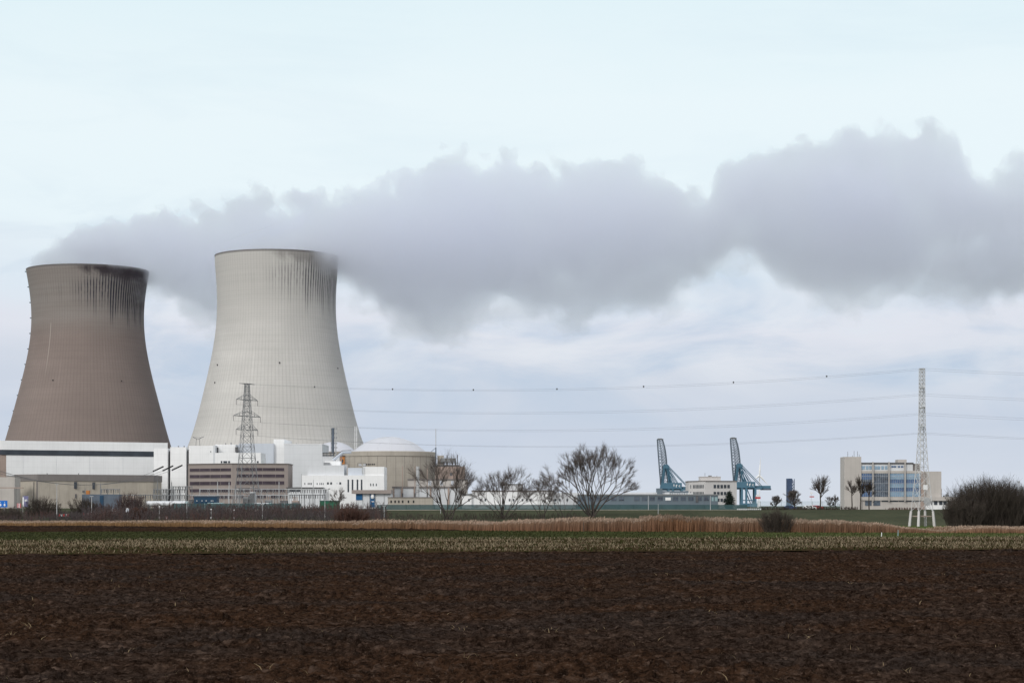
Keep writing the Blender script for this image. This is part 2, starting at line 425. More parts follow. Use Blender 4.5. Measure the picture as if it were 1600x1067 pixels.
# ploughed field: real clods
m, nt, b = pmat('ploughed_soil')
g = node(nt, 'ShaderNodeNewGeometry'); p = g.outputs['Position']
x, y, z = sep(nt, p)
n0 = noise(nt, comb(nt, x * 0.5, y * 0.9, 0), 0.10, 5, 0.6, 0.5); n1 = noise(nt, p, 2.2, 6, 0.7); n2 = noise(nt, p, 14.0, 4, 0.7)
n3 = noise(nt, comb(nt, x + 30, y * 1.3, z), 0.75, 5, 0.65)
col = mixc(nt, n0.map(0.42, 0.60), (0.0350, 0.0185, 0.0110, 1), (0.0265, 0.0195, 0.0165, 1))
col = mixc(nt, n1.map(0.45, 0.62), col, (0.0075, 0.0042, 0.0028, 1))
col = mixc(nt, n3.map(0.54, 0.68) * 0.75, col, (0.070, 0.047, 0.036, 1))
n4 = noise(nt, comb(nt, x * 1.0, y * 0.55, z * 2.0), 3.6, 5, 0.72)
col = mixc(nt, n4.map(0.40, 0.52, 1, 0) * 0.75, col, (0.0065, 0.0038, 0.0026, 1))
col = mixc(nt, n4.map(0.58, 0.70) * 0.65, col, (0.105, 0.072, 0.054, 1))
col = mixc(nt, n2.map(0.55, 0.70) * 0.5, col, (0.080, 0.056, 0.043, 1))
setcol(nt, b, col); b.inputs['Roughness'].default_value = 0.8; b.inputs['Specular IOR Level'].default_value = 0.0
bump(nt, b, n1 * 0.5 + n2 * 0.3, 0.08, 1.0)
M['soil'] = m
def clods(x, y):
    wx = x + (fbm(x / 0.9, y / 0.9, 3, 21) - 0.5) * 0.7; wy = y + (fbm(x / 0.9, y / 0.9, 3, 31) - 0.5) * 0.7
    h = (fbm(x / 7, y / 4, 3, 1) - 0.5) * 0.30
    big_ = np.clip(fbm(x / 3.5, y / 2.5, 3, 44) * 2.6 - 0.55, 0.25, 1.3)
    h += shards(wx / 1.5 + 3, wy / 1.0, 19) * 0.26 * big_
    h += shards(wx / 0.62, wy / 0.46, 3) * 0.24 * big_
    h += shards(wx / 0.27 + 7, wy / 0.22, 9) * 0.10
    h += (fbm(x / 0.25, y / 0.25, 3, 14) - 0.5) * 0.07
    return h - 0.12
tt = np.linspace(-0.42, 0.42, 1000)
yy = 46 * np.exp(np.arange(0, 1020) * 0.0018)
tg, yg = np.meshgrid(tt, yy)
EDGE = 216.4
xg = tg * yg
lim = EDGE + SLOPE * xg + (fbm(xg / 1.5, xg * 0, 3, 77) - 0.5) * 3.0
yb = np.minimum(yg, lim)
zz = clods(xg, yb)
zz = np.where(yg > lim, np.maximum(zz * 0 - 0.25, -0.25), zz)
sel = yg <= lim + 4.0
rows = np.where(sel.any(1))[0].max() + 2
xg, yg2, zz = xg[:rows], np.minimum(yg, lim + 1.5)[:rows], zz[:rows]
o = np_mesh('ploughed_field', np.stack([xg, yg2, zz], -1).reshape(-1, 3), gridq(*xg.shape), M['soil'], smooth=False)
tag(o, kind='structure')

def sheet(name, poly, z, mat):
    o = MB().add([(a, b_, z) for a, b_ in poly], [tuple(range(len(poly)))]).build(name, mat); return tag(o, kind='structure')
VX = 500
sheet('stubble_field', [(-VX, EDGE - 0.8 - SLOPE * VX), (VX, EDGE - 0.8 + SLOPE * VX), (VX, 330 + SLOPE * VX), (-VX, 330 - SLOPE * VX)], 0.0, M['stubble_soil'])
ex = np.linspace(-VX, VX, 500); ey = 306 + SLOPE * ex + (fbm(ex / 9, ex * 0, 4, 55) - .5) * 22
sheet('meadow', list(zip(ex.tolist(), ey.tolist())) + [(VX, 512), (-VX, 512)], 0.006, M['meadow'])
# dark ploughed strip beyond the meadow, on the left
def reed_front(xw):
    return np.interp(xw, [-400, -121, -97, -60, -19, 12, 40, 60, 100, 300], [500, 474, 468, 440, 404, 389, 378, 370, 362, 345])
xg = np.linspace(-260, 2, 900); fr = np.linspace(0, 1, 70)
fg, xg = np.meshgrid(fr, xg, indexing='ij')
y0 = 402 + SLOPE * xg + (fbm(xg / 4, xg * 0, 3, 8) - .5) * 6; y1 = np.maximum(reed_front(xg) + 1, y0 + 0.5)
yg = y0 + (y1 - y0) * fg
zz = 0.02 + (fbm(xg / 1.2, yg / 2.5, 4, 6) - 0.3) * 0.75 * np.clip(np.minimum(fg, 1.05 - fg) * 8, 0, 1) + 0.10 * fg
o = np_mesh('ploughed_strip', np.stack([xg, yg, zz], -1).reshape(-1, 3), gridq(*xg.shape), M['soil'], smooth=False)
tag(o, kind='structure')

# ------------------------------------------------------------------ stubble, reeds, straw (uncountable)
def tint_mat(name, rough=0.9):
    m, nt, b = pmat(name)
    a = node(nt, 'ShaderNodeVertexColor', layer_name='tint'); nt.links.new(a.outputs[0], b.inputs['Base Color'])
    b.inputs['Roughness'].default_value = rough; b.inputs['Specular IOR Level'].default_value = 0.0
    return m
M['straw'] = tint_mat('dry_straw')
rs = np.random.default_rng(5)
def blades(name, px, py, pz, h, wd, lean, cb, ct, mat, mid=0.5, droop=0.0, az=None):
    """n bent blades: base, middle, tip; tapering; colour runs from cb at the base to ct at the tip"""
    n = len(px); ang = rs.uniform(0, 2 * np.pi, n) if az is None else az
    fa = rs.uniform(-0.9, 0.9, n)
    ux, uy = np.cos(fa), np.sin(fa)
    lx, ly = np.cos(ang) * lean * h, np.sin(ang) * lean * h
    P = np.zeros((n, 5, 3))
    for k, (s_, wk, hk) in enumerate(((0.0, -1, 0), (0.0, 1, 0), (mid * mid, -0.85, mid), (mid * mid, 0.85, mid), (1.0, 0, 1.0))):
        P[:, k, 0] = px + lx * s_ + ux * wd * wk / 2; P[:, k, 1] = py + ly * s_ + uy * wd * wk / 2; P[:, k, 2] = pz + h * hk - droop * h * (hk == 1.0)
    i = np.arange(n)[:, None] * 5
    Q = i + np.array([[0, 1, 3, 2]]); Tr = i + np.array([[2, 3, 4]])
    Cc = np.ones((n, 5, 4)); 
    for k, f_ in enumerate((0, 0, mid, mid, 1)): Cc[:, k, :3] = cb * (1 - f_) + ct * f_
    return P.reshape(-1, 3), Q, Tr, Cc.reshape(-1, 4)
def join(parts, name, mat):
    V, Q, T_, Cc = [], [], [], []; k = 0
    for p_, q_, t_, c_ in parts:
        V.append(p_); Q.append(q_ + k); T_.append(t_ + k); Cc.append(c_); k += len(p_)
    return np_mesh(name, np.concatenate(V), np.concatenate(Q), mat, tris=np.concatenate(T_), colors=np.concatenate(Cc))
# maize stubble in drilled rows
rowv = np.arange(EDGE + 2, 307, 0.75)
pv, pxx = [], []
for v_ in rowv:
    n = 330; xx = rs.uniform(-105, 105, n); pv.append(v_ + SLOPE * xx + rs.normal(0, 0.05, n)); pxx.append(xx)
py_ = np.concatenate(pv); px_ = np.concatenate(pxx); n = len(px_)
dens = fbm(px_ / 14, py_ / 9, 3, 41)
keep = (rs.uniform(0, 1, n) < np.clip((dens - 0.33) * 2.6, 0.08, 0.9)) ; px_, py_ = px_[keep], py_[keep]; n = len(px_)
hh = rs.uniform(0.16, 0.42, n) * (1 + 0.5 * (rs.uniform(0, 1, n) < 0.06)); br = rs.uniform(0.45, 1.0, (n, 1))
base = np.array([[0.13, 0.095, 0.05]]) * br; tip = np.array([[0.46, 0.38, 0.27]]) * br
o = join([blades('s', px_, py_, np.zeros(n) - 0.02, hh, rs.uniform(0.03, 0.065, n), rs.uniform(0.05, 0.9, n), base, tip, None, 0.6)], 'maize_stubble', M['straw'])
tag(o, 'pale cut maize stubble standing in rows between the dark soil and the green meadow', 'stubble', kind='stuff')
# green weeds between the stubble
n = 17000; px_ = rs.uniform(-105, 105, n); py_ = EDGE + 0.5 + SLOPE * px_ + rs.uniform(0, 92, n) ** 1.0
gr = rs.uniform(0.5, 1.1, (n, 1))
o = join([blades('w', px_, py_, np.zeros(n) - 0.02, rs.uniform(0.06, 0.22, n), rs.uniform(0.10, 0.3, n), rs.uniform(0.1, 1.2, n), np.array([[0.026, 0.028, 0.010]]) * gr, np.array([[0.046, 0.048, 0.018]]) * gr, None)], 'weeds', M['straw'])
tag(o, 'low green weeds growing between the maize stubble rows', 'weeds', kind='stuff')
# meadow tufts
n = 30000; px_ = rs.uniform(-125, 125, n); v_ = rs.uniform(306, 400, n); py_ = np.minimum(v_ + SLOPE * px_, reed_front(px_) + 2)
gr = rs.uniform(0.6, 1.25, (n, 1))
gb = 1 + 0.75 * sstep((px_[:, None] + 10) / 85)
o = join([blades('w', px_, py_, np.zeros(n) - 0.02, rs.uniform(0.06, 0.25, n), rs.uniform(0.12, 0.35, n), rs.uniform(0.1, 1.0, n), np.array([[0.027, 0.031, 0.013]]) * gr * gb, np.array([[0.048, 0.053, 0.022]]) * gr * gb, None)], 'grass', M['straw'])
tag(o, 'short green grass of the meadow strip in front of the reeds', 'grass', kind='stuff')
# loose straw on the ploughed soil
n = 380; py_ = 50 * np.exp(rs.uniform(0, 1, n) * 1.4); px_ = rs.uniform(-0.3, 0.3, n) * py_
cl_ = rs.integers(0, 60, n); px_[:220] = px_[cl_[:220]] + rs.normal(0, .25, 220); py_[:220] = py_[cl_[:220]] + rs.normal(0, .3, 220)
br = rs.uniform(0.35, 1.0, (n, 1))
o = join([blades('st', px_, py_, clods(px_, py_) + 0.05, rs.uniform(0.06, 0.22, n), rs.uniform(0.014, 0.030, n), rs.uniform(0.4, 2.6, n), np.array([[0.22, 0.16, 0.09]]) * br, np.array([[0.42, 0.33, 0.20]]) * br, None)], 'straw', M['straw'])
tag(o, 'loose straw stalks lying scattered on the ploughed soil', 'straw', kind='stuff')
# reed bed
rx = [0, 300, 520, 600, 750, 860, 900, 1000, 1030, 1060, 1100, 1150, 1180, 1230, 1300, 1370, 1400, 1430, 1465, 1480, 1500, 1540, 1600, 1700]
rt = [813.5, 812.5, 813, 811, 813, 809, 806.5, 807.5, 803, 802, 805, 807, 809, 809, 810.5, 813, 817.5, 822, 827, 829, 822, 821, 821, 821]
parts = []
n = 74000
px_ = rs.uniform(-150, 135, n); fy = reed_front(px_); py_ = fy + (26 + 16 * (px_ < -25)) * rs.uniform(0, 1, n) ** 1.5 + (fbm(px_ / 2, px_ * 0, 2, 4) - .5) * 2
pp = px_ / fy * F + 800
hh = (CH - (np.interp(pp, rx, rt) - HY) * (fy + 6) / F) * (0.66 + 0.26 * rs.uniform(0, 1, n) ** 0.7) * (0.70 + 0.50 * fbm(px_ / 3, py_ / 5, 4, 61))
hh = np.maximum(hh, 0.35)
tone = fbm(px_ / 12, py_ / 9, 3, 51)[:, None]; br = rs.uniform(0.65, 1.15, (n, 1))
gold = np.clip(1 - (pp[:, None] - 350) / 400, 0, 1)
red = (np.exp(-((pp[:, None] - 1060) / 45) ** 2))
base = (np.array([[0.225, 0.118, 0.070]]) * (1 - gold) + np.array([[0.235, 0.138, 0.066]]) * gold) * (0.75 + 0.5 * tone) * br
tip = (np.array([[0.225, 0.145, 0.102]]) * (1 - gold) + np.array([[0.245, 0.155, 0.082]]) * gold) * (0.75 + 0.5 * tone) * br
base = base * (1 - 0.35 * red) + np.array([[0.20, 0.09, 0.04]]) * br * 0.35 * red; tip = tip * (1 - 0.5 * red) + np.array([[0.23, 0.11, 0.05]]) * br * 0.5 * red
parts.append(blades('r', px_, py_, np.zeros(n) - 0.05, hh, rs.uniform(0.05, 0.10, n), rs.uniform(0.02, 0.16, n), base, tip, None, 0.7, az=rs.normal(0.2, 0.7, n)))
k = rs.choice(n, 26000, replace=False)
fc = np.array([[0.31, 0.23, 0.175]]) * br[k] * (0.8 + 0.4 * tone[k]) * (1 - 0.45 * red[k])
parts.append(blades('p', px_[k] + 0.1, py_[k], hh[k] * 0.90, hh[k] * 0.14 + 0.05, np.full(len(k), 0.16), rs.uniform(0.2, 0.9, len(k)), fc, fc, None, 0.5, az=rs.normal(0.2, 0.6, len(k))))
o = join(parts, 'reeds', M['straw'])
tag(o, 'long bed of dry golden brown reeds in front of the power station', 'reeds', kind='stuff')

# ================================================================== COOLING TOWERS
def tower(name, label, cxp, Y, prof, mat, lights, ladder):
    """prof: (photo row, half width in photo px) from the rim down"""
    cx = X(cxp, Y); base = 3.6
    root = thing(name, label, 'cooling tower', (cx, Y, base))
    rows = np.array([p[0] for p in prof], float); hw = np.array([p[1] for p in prof], float)
    zs = CH + (HY - rows) * Y / F - base; rs_ = hw * Y / F
    ztop = zs[0]
    # smooth profile
    zz = np.linspace(ztop, 6.0, 90); co = np.polyfit(zs, rs_, 5); 
    rr = np.where(zz > zs[-1], np.polyval(co, zz), 0)
    slope = (np.polyval(co, zs[-1]) - np.polyval(co, zs[-1] + 4)) / 4
    rr = np.where(zz > zs[-1], rr, np.polyval(co, zs[-1]) + (zs[-1] - zz) * slope)
    n = 372
    t = np.linspace(0, 2 * np.pi, n + 1)
    def shell(zv, rv):
        v = np.stack([np.outer(rv, np.cos(t)), np.outer(rv, np.sin(t)), np.outer(zv, np.ones(n + 1))], -1)
        return v
    outer = shell(zz, rr); inner = shell(zz, rr - 1.1)
    P = np.concatenate([inner[::-1], outer])                  # one strip: up the inside, over the rim, down the outside
    q = gridq(P.shape[0], n + 1)
    ob = np_mesh('shell', P.reshape(-1, 3), q[:, ::-1], mat, root, smooth=True)
    uv = ob.data.uv_layers.new(name='UVMap')
    uu = np.broadcast_to(((t - np.pi) / (2 * np.pi)) % 1.0, P.shape[:2]).copy(); uu[:, -1] = 0.5; uu[:, 0] = 0.5
    uu = np.broadcast_to((t / (2 * np.pi) + 0.5), P.shape[:2]); uu = np.where(uu >= 1.0, uu - 1.0, uu)
    vv = ztop - P[..., 2]
    li = np.zeros(len(ob.data.loops), dtype=np.int32); ob.data.loops.foreach_get('vertex_index', li)
    uvs = np.stack([uu.ravel()[li], vv.ravel()[li]], -1).astype(np.float32)
    # the seam column where u wraps is behind the tower side, keep it continuous per face
    f = uvs.reshape(-1, 4, 2); wrap = (f[..., 0].max(1) - f[..., 0].min(1)) > 0.5
    f[wrap, :, 0] = np.where(f[wrap, :, 0] < 0.5, f[wrap, :, 0] + 1, f[wrap, :, 0])
    uv.data.foreach_set('uv', f.ravel())
    lip = MB(); r0 = rr[0]
    lip.lathe([(r0 - 1.5, ztop + 0.02), (r0 + 0.12, ztop + 0.02), (r0 + 0.12, ztop + 0.32), (r0 - 1.5, ztop + 0.32), (r0 - 1.5, ztop + 0.02)], 180, cap=False)
    lip.build('rim_walkway', M['concrete_dark'], root)
    def rad(z): return float(np.interp(-z, -zz, rr))
    for px, py in lights:
        z = CH + (HY - py) * Y / F - base; dx_ = X(px, Y) - cx; r = rad(z)
        dy2 = -math.sqrt(max(1e-3, r * r - dx_ * dx_))
        MB().box(dx_ - .3, dx_ + .3, dy2 - .6, dy2 + .5, z - .5, z + .5).build('warning_light', M['black'], root)
    if ladder:
        lad = MB(); a = math.radians(183)
        for z0, z1 in zip(np.arange(8, ztop - 2, 2.0), np.arange(10, ztop, 2.0)):
            for da in (-0.008, 0.008):
                lad.tube(((rad(z0) + .5) * math.cos(a + da), (rad(z0) + .5) * math.sin(a + da), z0), ((rad(z1) + .5) * math.cos(a + da), (rad(z1) + .5) * math.sin(a + da), z1), 0.14)
        for z0 in np.arange(14, ztop, 11.0):
            r = rad(z0)
            lad.tube(((r - .1) * math.cos(a), (r - .1) * math.sin(a), z0), ((r + 1.6) * math.cos(a), (r + 1.6) * math.sin(a), z0), 0.35)
        lad.build('ladder', M['teal'], root)
    return root
tower('cooling_tower', 'brown cooling tower with black soot under its rim, behind the white turbine hall', 137.5, 1420,
      [(424, 94), (436, 92.2), (450, 89.8), (474, 87), (493, 85.8), (520, 87), (550, 91.3), (580, 97), (610, 104), (640, 112.5), (690, 126)], M['tower_brown'],
      [(105, 600), (205, 600)], True)
tower('cooling_tower', 'pale grey cooling tower standing right of the brown one, steam spilling over its rim', 432.3, 1335,
      [(402, 96), (420, 94.8), (436, 93.9), (474, 92.2), (502, 92.7), (527, 95.8), (555, 100.5), (580, 105.2), (620, 114.5), (640, 119.5), (690, 134.5)], M['tower_pale'],
      [(349, 574.5), (449, 574), (531, 578), (346, 602)], False)

# ================================================================== PLANT BUILDINGS
class Bd:
    """a building whose fronts are given as photo columns and rows at its own distance Y; it gets its own real depth"""
    def __init__(s, name, label, cat, xc, Y, group=None, base=GZ):
        s.Y = Y; s.b = base; s.x = X(xc, Y); s.r = thing(name, label, cat, (s.x, Y, base), 0, group)
    def lx(s, px, dy=0): return X(px, s.Y + dy) - s.x
    def lz(s, py, dy=0): return Z(py, s.Y + dy) - s.b
    def wall(s, name, x0, x1, yt, yb, mat, d=18.0, dy=0.0, parent=None, build=True, mb=None):
        z0 = 0.0 if yb is None else s.lz(yb); mb = mb or MB()
        mb.box(s.lx(x0), s.lx(x1), dy, dy + d, z0, s.lz(yt))
        return mb.build(name, M[mat], parent or s.r) if build else mb
    def win(s, x0, x1, y0, y1, mat='glassdark', dy=-0.08, name='window', t=0.2, parent=None):
        return MB().box(s.lx(x0), s.lx(x1), dy, dy + t, s.lz(y1), s.lz(y0)).build(name, M[mat], parent or s.r)
    def tube(s, name, pts, rp, mat, n=8, dy=0.0, parent=None):
        mb = MB()
        for a, c in zip(pts, pts[1:]): mb.tube((s.lx(a[0]), dy, s.lz(a[1])), (s.lx(c[0]), dy, s.lz(c[1])), rp * s.Y / F, n=n)
        return mb.build(name, M[mat], parent or s.r)

# --- turbine hall on the far left
h = Bd('turbine_hall', 'long white hall with one dark window band in front of the brown cooling tower', 'hall', 120, 1150)
TURN = R(26)
def along(px, X0, Y0, th):
    k = (px - 800) / F; return (k * Y0 - X0) / (math.cos(th) - k * math.sin(th))
h.r.location = (X(0, 1150), 1150, GZ); h.r.rotation_euler = (0, 0, TURN)
sx = lambda px: along(px, X(0, 1150), 1150, TURN)
hz_ = lambda py: Z(py, 1150) - GZ
def rounded(x0, x1, d, r=7):
    pts = [(x1, 0), (x1, d), (x0, d)]
    for i in range(8):
        a = math.pi + (math.pi / 2) * i / 7; pts.append((x0 + r + r * math.cos(a), r + r * math.sin(a)))
    return pts
LW = sx(-13)
MB().prism(rounded(LW, sx(262), 40), hz_(702.3), hz_(688)).build('upper_wall', M['white'], h.r)
MB().prism(rounded(LW + .5, sx(261.5), 39), hz_(710.4), hz_(702.3) - .01).build('window_band', M['darkband'], h.r)
MB().box(sx(10), sx(262), .3, 38, hz_(743), hz_(710.6)).build('lower_wall', M['white'], h.r)
MB().box(sx(10.2), sx(261.6), .6, 38, 0, hz_(743.2)).build('concrete_base', M['concrete_light'], h.r)
MB().box(LW + 1.5, sx(9.8), .5, 38, 0, hz_(710.6)).build('concrete_corner', M['pinkconc'], h.r)
for px in (36, 88, 140, 192):
    MB().box(sx(px), sx(px) + .12, .2, .4, hz_(742.8), hz_(711.2)).build('seam', M['whitegrey'], h.r)
# --- low beige annex
a = Bd('concrete_annex', 'low beige concrete building with dark parapet in front of the white hall', 'building', 130, 1050)
aY = lambda px: 1050 + max(0, px - 59) * .19 + max(0, 59 - px) * .35
def ap(px, off=0): return (X(px, aY(px)) - a.x, aY(px) - 1050 + off)
pl3 = [ap(23.5), ap(59), ap(239.5), (ap(239.5)[0], 60), (ap(23.5)[0], 60)]
MB().prism(pl3, 0, a.lz(751)).build('wall', M['annex'], a.r)
MB().prism([(pl3[0][0] - .3, pl3[0][1] - .3), (pl3[1][0], -.35), (pl3[2][0] + .3, pl3[2][1] - .3), (pl3[2][0] + .3, 60.3), (pl3[0][0] - .3, 60.3)], a.lz(751), a.lz(740.6)).build('parapet', M['concrete_dark'], a.r)
_win, _wall = a.win, a.wall
def awin(x0, x1, y0, y1, mat='glassdark', dy=-0.08, name='window', t=0.2, parent=None):
    o = MB().box(X(x0, aY(x0)) - a.x, X(x1, aY(x1)) - a.x, dy, dy + t, Z(y1, aY(x0)) - GZ, Z(y0, aY(x0)) - GZ).build(name, M[mat], parent or a.r)
    if parent is None: o.location.y = aY((x0 + x1) / 2) - 1050
    return o
a.win = awin
for x0, x1, y0, y1 in ((112, 121, 752.3, 763.3), (141, 149, 753.3, 764)):
    f_ = a.win(x0, x1, y0, y1, 'darkgrey', -0.35, 'window', 0.5); a.win(x0 + .8, x1 - .6, y0 + 1, y1 - .5, 'darkband', -0.42, 'pane', 0.1, f_)
a.win(57.2, 59, 742, 795, 'concrete_dark', -0.5, 'pilaster', 0.6)
a.tube('drainpipe', [(51.5, 752.5), (51.5, 800)], 0.45, 'darkgrey', dy=1.6)
for px in (63, 113): a.wall('roof_vent', px, px + 1.4, 738.4, 742, 'midgrey', 0.6, 14)
a.win(116, 120, 771.5, 778, 'darkgrey', -0.4, 'wall_unit', 0.5)
a.win(126, 133, 766, 769, 'darkgrey', -0.4, 'cable_tray', 0.5)
lo = Bd('gatehouse', 'low beige concrete block at the left edge with pipe rack before it', 'building', 10, 1035)
lo.wall('wall', -30, 23, 745.2, None, 'concrete_light', 12, 0)
lo.wall('pipe_rack', -20, 46, 761.5, 763, 'pinkconc', 1.2, -14)
for px in (2, 32.5, 35): lo.tube('rack_post', [(px, 763), (px, 800)], 0.35, 'darkgrey', dy=-13.4)

# --- row of white blocks
def block(label, x0, x1, yt, Y, mat='white', d=40, extra=None, cat='building', name='white_block'):
    b_ = Bd(name, label, cat, (x0 + x1) / 2, Y); b_.wall('wall', x0, x1, yt, None, mat, d)
    return b_
b1 = block('white windowless block directly right of the long hall, before its dark recess', 240.3, 262, 700.3, 1120)
b1.wall('recess', 262, 266.2, 704.2, None, 'darkgrey', 30, 4)
b2 = block('white windowless block with two small roof vents between the dark recesses', 266, 290.8, 698.3, 1118)
for px in (276, 285): b2.tube('roof_vent', [(px, 699), (px, 696)], 0.9, 'darkgrey', dy=6)
b2.wall('recess', 290.8, 295, 702.5, None, 'darkgrey', 30, 4)
b3 = block('white block with bright narrow corner behind the brown office', 295, 333.4, 696.2, 1116)
b3.wall('corner_strip', 333.4, 336.4, 695.5, None, 'whitegrey', 38, -0.2)
b3.win(328.5, 330, 704.5, 706.5, 'midgrey', -0.15, 'vent')
b4 = block('white block between the two louvred vents behind the brown office', 336.5, 368, 694.2, 1122)
b4.win(336.6, 341.2, 699, 708, 'darkgrey', -0.3, 'louvre'); b4.win(368.2, 373, 698.5, 706, 'darkgrey', -2, 'louvre', 2)
b4.tube('roof_vent', [(349.3, 696), (349.3, 691.5)], .7, 'darkgrey', dy=8); b4.tube('roof_vent', [(358, 696), (358, 690.5)], .9, 'midgrey', dy=8)
b5 = block('pale blue grey block behind the left pylon', 373, 427.5, 692.6, 1124, 'bluegrey')
b6 = block('tall narrow white block right of the pale blue block', 427.5, 444, 686, 1126)
b7 = block('large white panelled block between the narrow block and the vent stack', 444, 503.5, 694, 1119, 'whitegrey')
b7.wall('parapet', 444, 503.7, 693, 694, 'white', 40, -.2)
b7.tube('roof_vent', [(461.5, 694), (461.5, 691.5)], .8, 'midgrey', dy=5)
b8 = block('low white block with slit windows just above the brown office roof', 336, 407.5, 707.2, 1060, 'white', 22)
for x0, x1 in ((345, 347.5), (349, 355), (356.5, 359.5), (401.5, 404)): b8.win(x0, x1, 720, 723.2, 'darkband')

# --- brown office building, two wings meeting at an angle
of = Bd('office_building', 'brown flat-roofed office with dark ribbon windows behind the left pylon', 'building', 372, 950)
def wing(p0, p1, yt, name):
    """an upright wall from plan point p0 to p1 with its ribbon windows; p = (px, dy)"""
    (x0, d0), (x1, d1) = p0, p1
    return (of.lx(x0, d0), d0), (of.lx(x1, d1), d1)
LA, LB = wing((294, 12), (363, 0), 725, '')
RA, RB = LB, wing((363, 0), (450, 6), 725, '')[1]
top = of.lz(724.6)
MB().prism([LA, LB, (LB[0], 26), (LA[0], 30)], 0, top).build('wing_wall', M['brownbrick'], of.r)
MB().prism([(LB[0] + .01, 0), RB, (RB[0], 26), (LB[0] + .01, 26)], 0, top - .003).build('wing_wall', M['brownbrick'], of.r)
MB().prism([(LA[0] - .3, LA[1] - .3), (LB[0], -.35), (RB[0] + .3, RB[1] - .3), (RB[0] + .3, 26.2), (LA[0] - .3, 30.2)], top, top + .35).build('roof_edge', M['concrete_dark'], of.r)
def ribbon(a_, c_, f0, f1, y0, y1):
    ax, ay = a_; cx_, cy2 = c_
    p = (ax + (cx_ - ax) * f0, ay + (cy2 - ay) * f0); q = (ax + (cx_ - ax) * f1, ay + (cy2 - ay) * f1)
    d = Vector((q[0] - p[0], q[1] - p[1])).normalized(); nx, ny = d.y, -d.x
    poly = [(p[0] + nx * .12, p[1] + ny * .12), (q[0] + nx * .12, q[1] + ny * .12), (q[0] - nx * .2, q[1] - ny * .2), (p[0] - nx * .2, p[1] - ny * .2)]
    wn = MB().prism(poly, of.lz(y1), of.lz(y0)).build('ribbon_window', M['purpleband'], of.r)
    mu = MB(); mu.tube((p[0] + nx * .16, p[1] + ny * .16, of.lz(y1)), (q[0] + nx * .16, q[1] + ny * .16, of.lz(y1)), 0.06); k = max(4, int(math.hypot(q[0] - p[0], q[1] - p[1]) / 1.9))
    for i in range(1, k):
        t_ = i / k
        if i % 3 == 0: mu.tube((p[0] + (q[0] - p[0]) * t_ + nx * .16, p[1] + (q[1] - p[1]) * t_ + ny * .16, of.lz(y1)), (p[0] + (q[0] - p[0]) * t_ + nx * .16, p[1] + (q[1] - p[1]) * t_ + ny * .16, of.lz(y0)), 0.07)
    mu.build('window_frame', M['brownbrick'], wn)
for y0, y1 in ((731.3, 736), (741.3, 746.4), (752, 757.6), (763.6, 768.6), (773.5, 778.5)):
    ribbon(LA, LB, .04, .97, y0, y1); ribbon(RA, RB, .075, .93, y0 - .6, y1 - .8)

# --- white service building in front of the round containment
e = Bd('service_building', 'white stepped building with slit stair windows in front of the round containment', 'building', 536, 960)
e.wall('main_wall', 471, 600.2, 742.3, None, 'white', 22)
e.wall('upper_wall', 480, 537, 726.5, 742.3, 'whitegrey', 16, 2)
e.wall('upper_wall', 543, 567.5, 730.5, 742.3, 'bluegrey', 14, 2.5)
e.wall('upper_wall', 567.5, 600.2, 729, 742.3, 'white', 21, 0.4)
e.wall('rooftop_unit', 505, 529.5, 719.7, 726.5, 'white', 8, 8)
e.wall('rooftop_duct', 504, 513, 722, 726.5, 'midgrey', 3, 5)
for px in (475.8, 481, 483.6, 485.8, 495, 499.3, 501.8, 504.4): e.win(px, px + 1.1, 754, 757.2, 'darkband')
for px in (511, 516, 530.2): e.win(px, px + 2.8, 753.2, 756.6, 'darkband')
e.win(525.5, 527.6, 753.4, 755.6, 'whitegrey')
for px in (543, 549.6, 557.3, 563.8):
    e.win(px, px + 2.4, 749, 768.5, 'darkband', name='stair_window')
for px in (578.5, 582.5, 587.3): e.win(px, px + 1.4, 755, 759, 'darkband')
e.win(513, 516, 763, 764, 'darkgrey', name='vent')
e.tube('duct', [(566.5, 740.5), (566.5, 727.5)], .8, 'galv', dy=-.8)
for px in (561, 568): e.tube('exhaust_hood', [(px - 2, 726), (px + 2.4, 726)], 1.8, 'galv', dy=6)
e.tube('hood_frame', [(557.5, 729), (557.5, 723.5), (570.5, 723.5), (570.5, 729)], .3, 'darkgrey', dy=5)
e.wall('low_front', 450, 506.5, 762.5, None, 'whitegrey', 3, -4)
e.wall('low_front_roof', 449, 507, 761.2, 762.5, 'darkgrey', 4, -4.5)
e.win(453.5, 470, 764.5, 768, 'darkband', -4.1, 'front_window')
# --- entrance hall with blue panels
en = Bd('entrance_hall', 'low entrance hall with brown flat roof and bright blue panel', 'building', 581, 900)
en.wall('roof', 549.7, 611.5, 765.3, 771, 'brownbrick', 15, -1)
en.wall('wall', 556, 611, 771, None, 'whitegrey', 12, .5)
en.win(556, 566, 771.6, 781, 'bluepanel', .3, 'dark_blue_panel'); bp = en.win(578.2, 585.4, 771.3, 792, 'bluepanel', .2, 'blue_banner')
MB().lathe([(.05, 0), (.7, .3), (.85, 1.2), (.5, 2.2), (.05, 2.4)], 10, en.lx(582), .15, True).build('pale_emblem', M['white'], bp).location.z = en.lz(779.5)
en.win(580, 584, 782.6, 784, 'white', .12, 'pale_caption', parent=bp)
for px in (566.5, 577, 586.5, 600): en.win(px, px + .4, 771.2, 792, 'midgrey', .3, 'mullion')

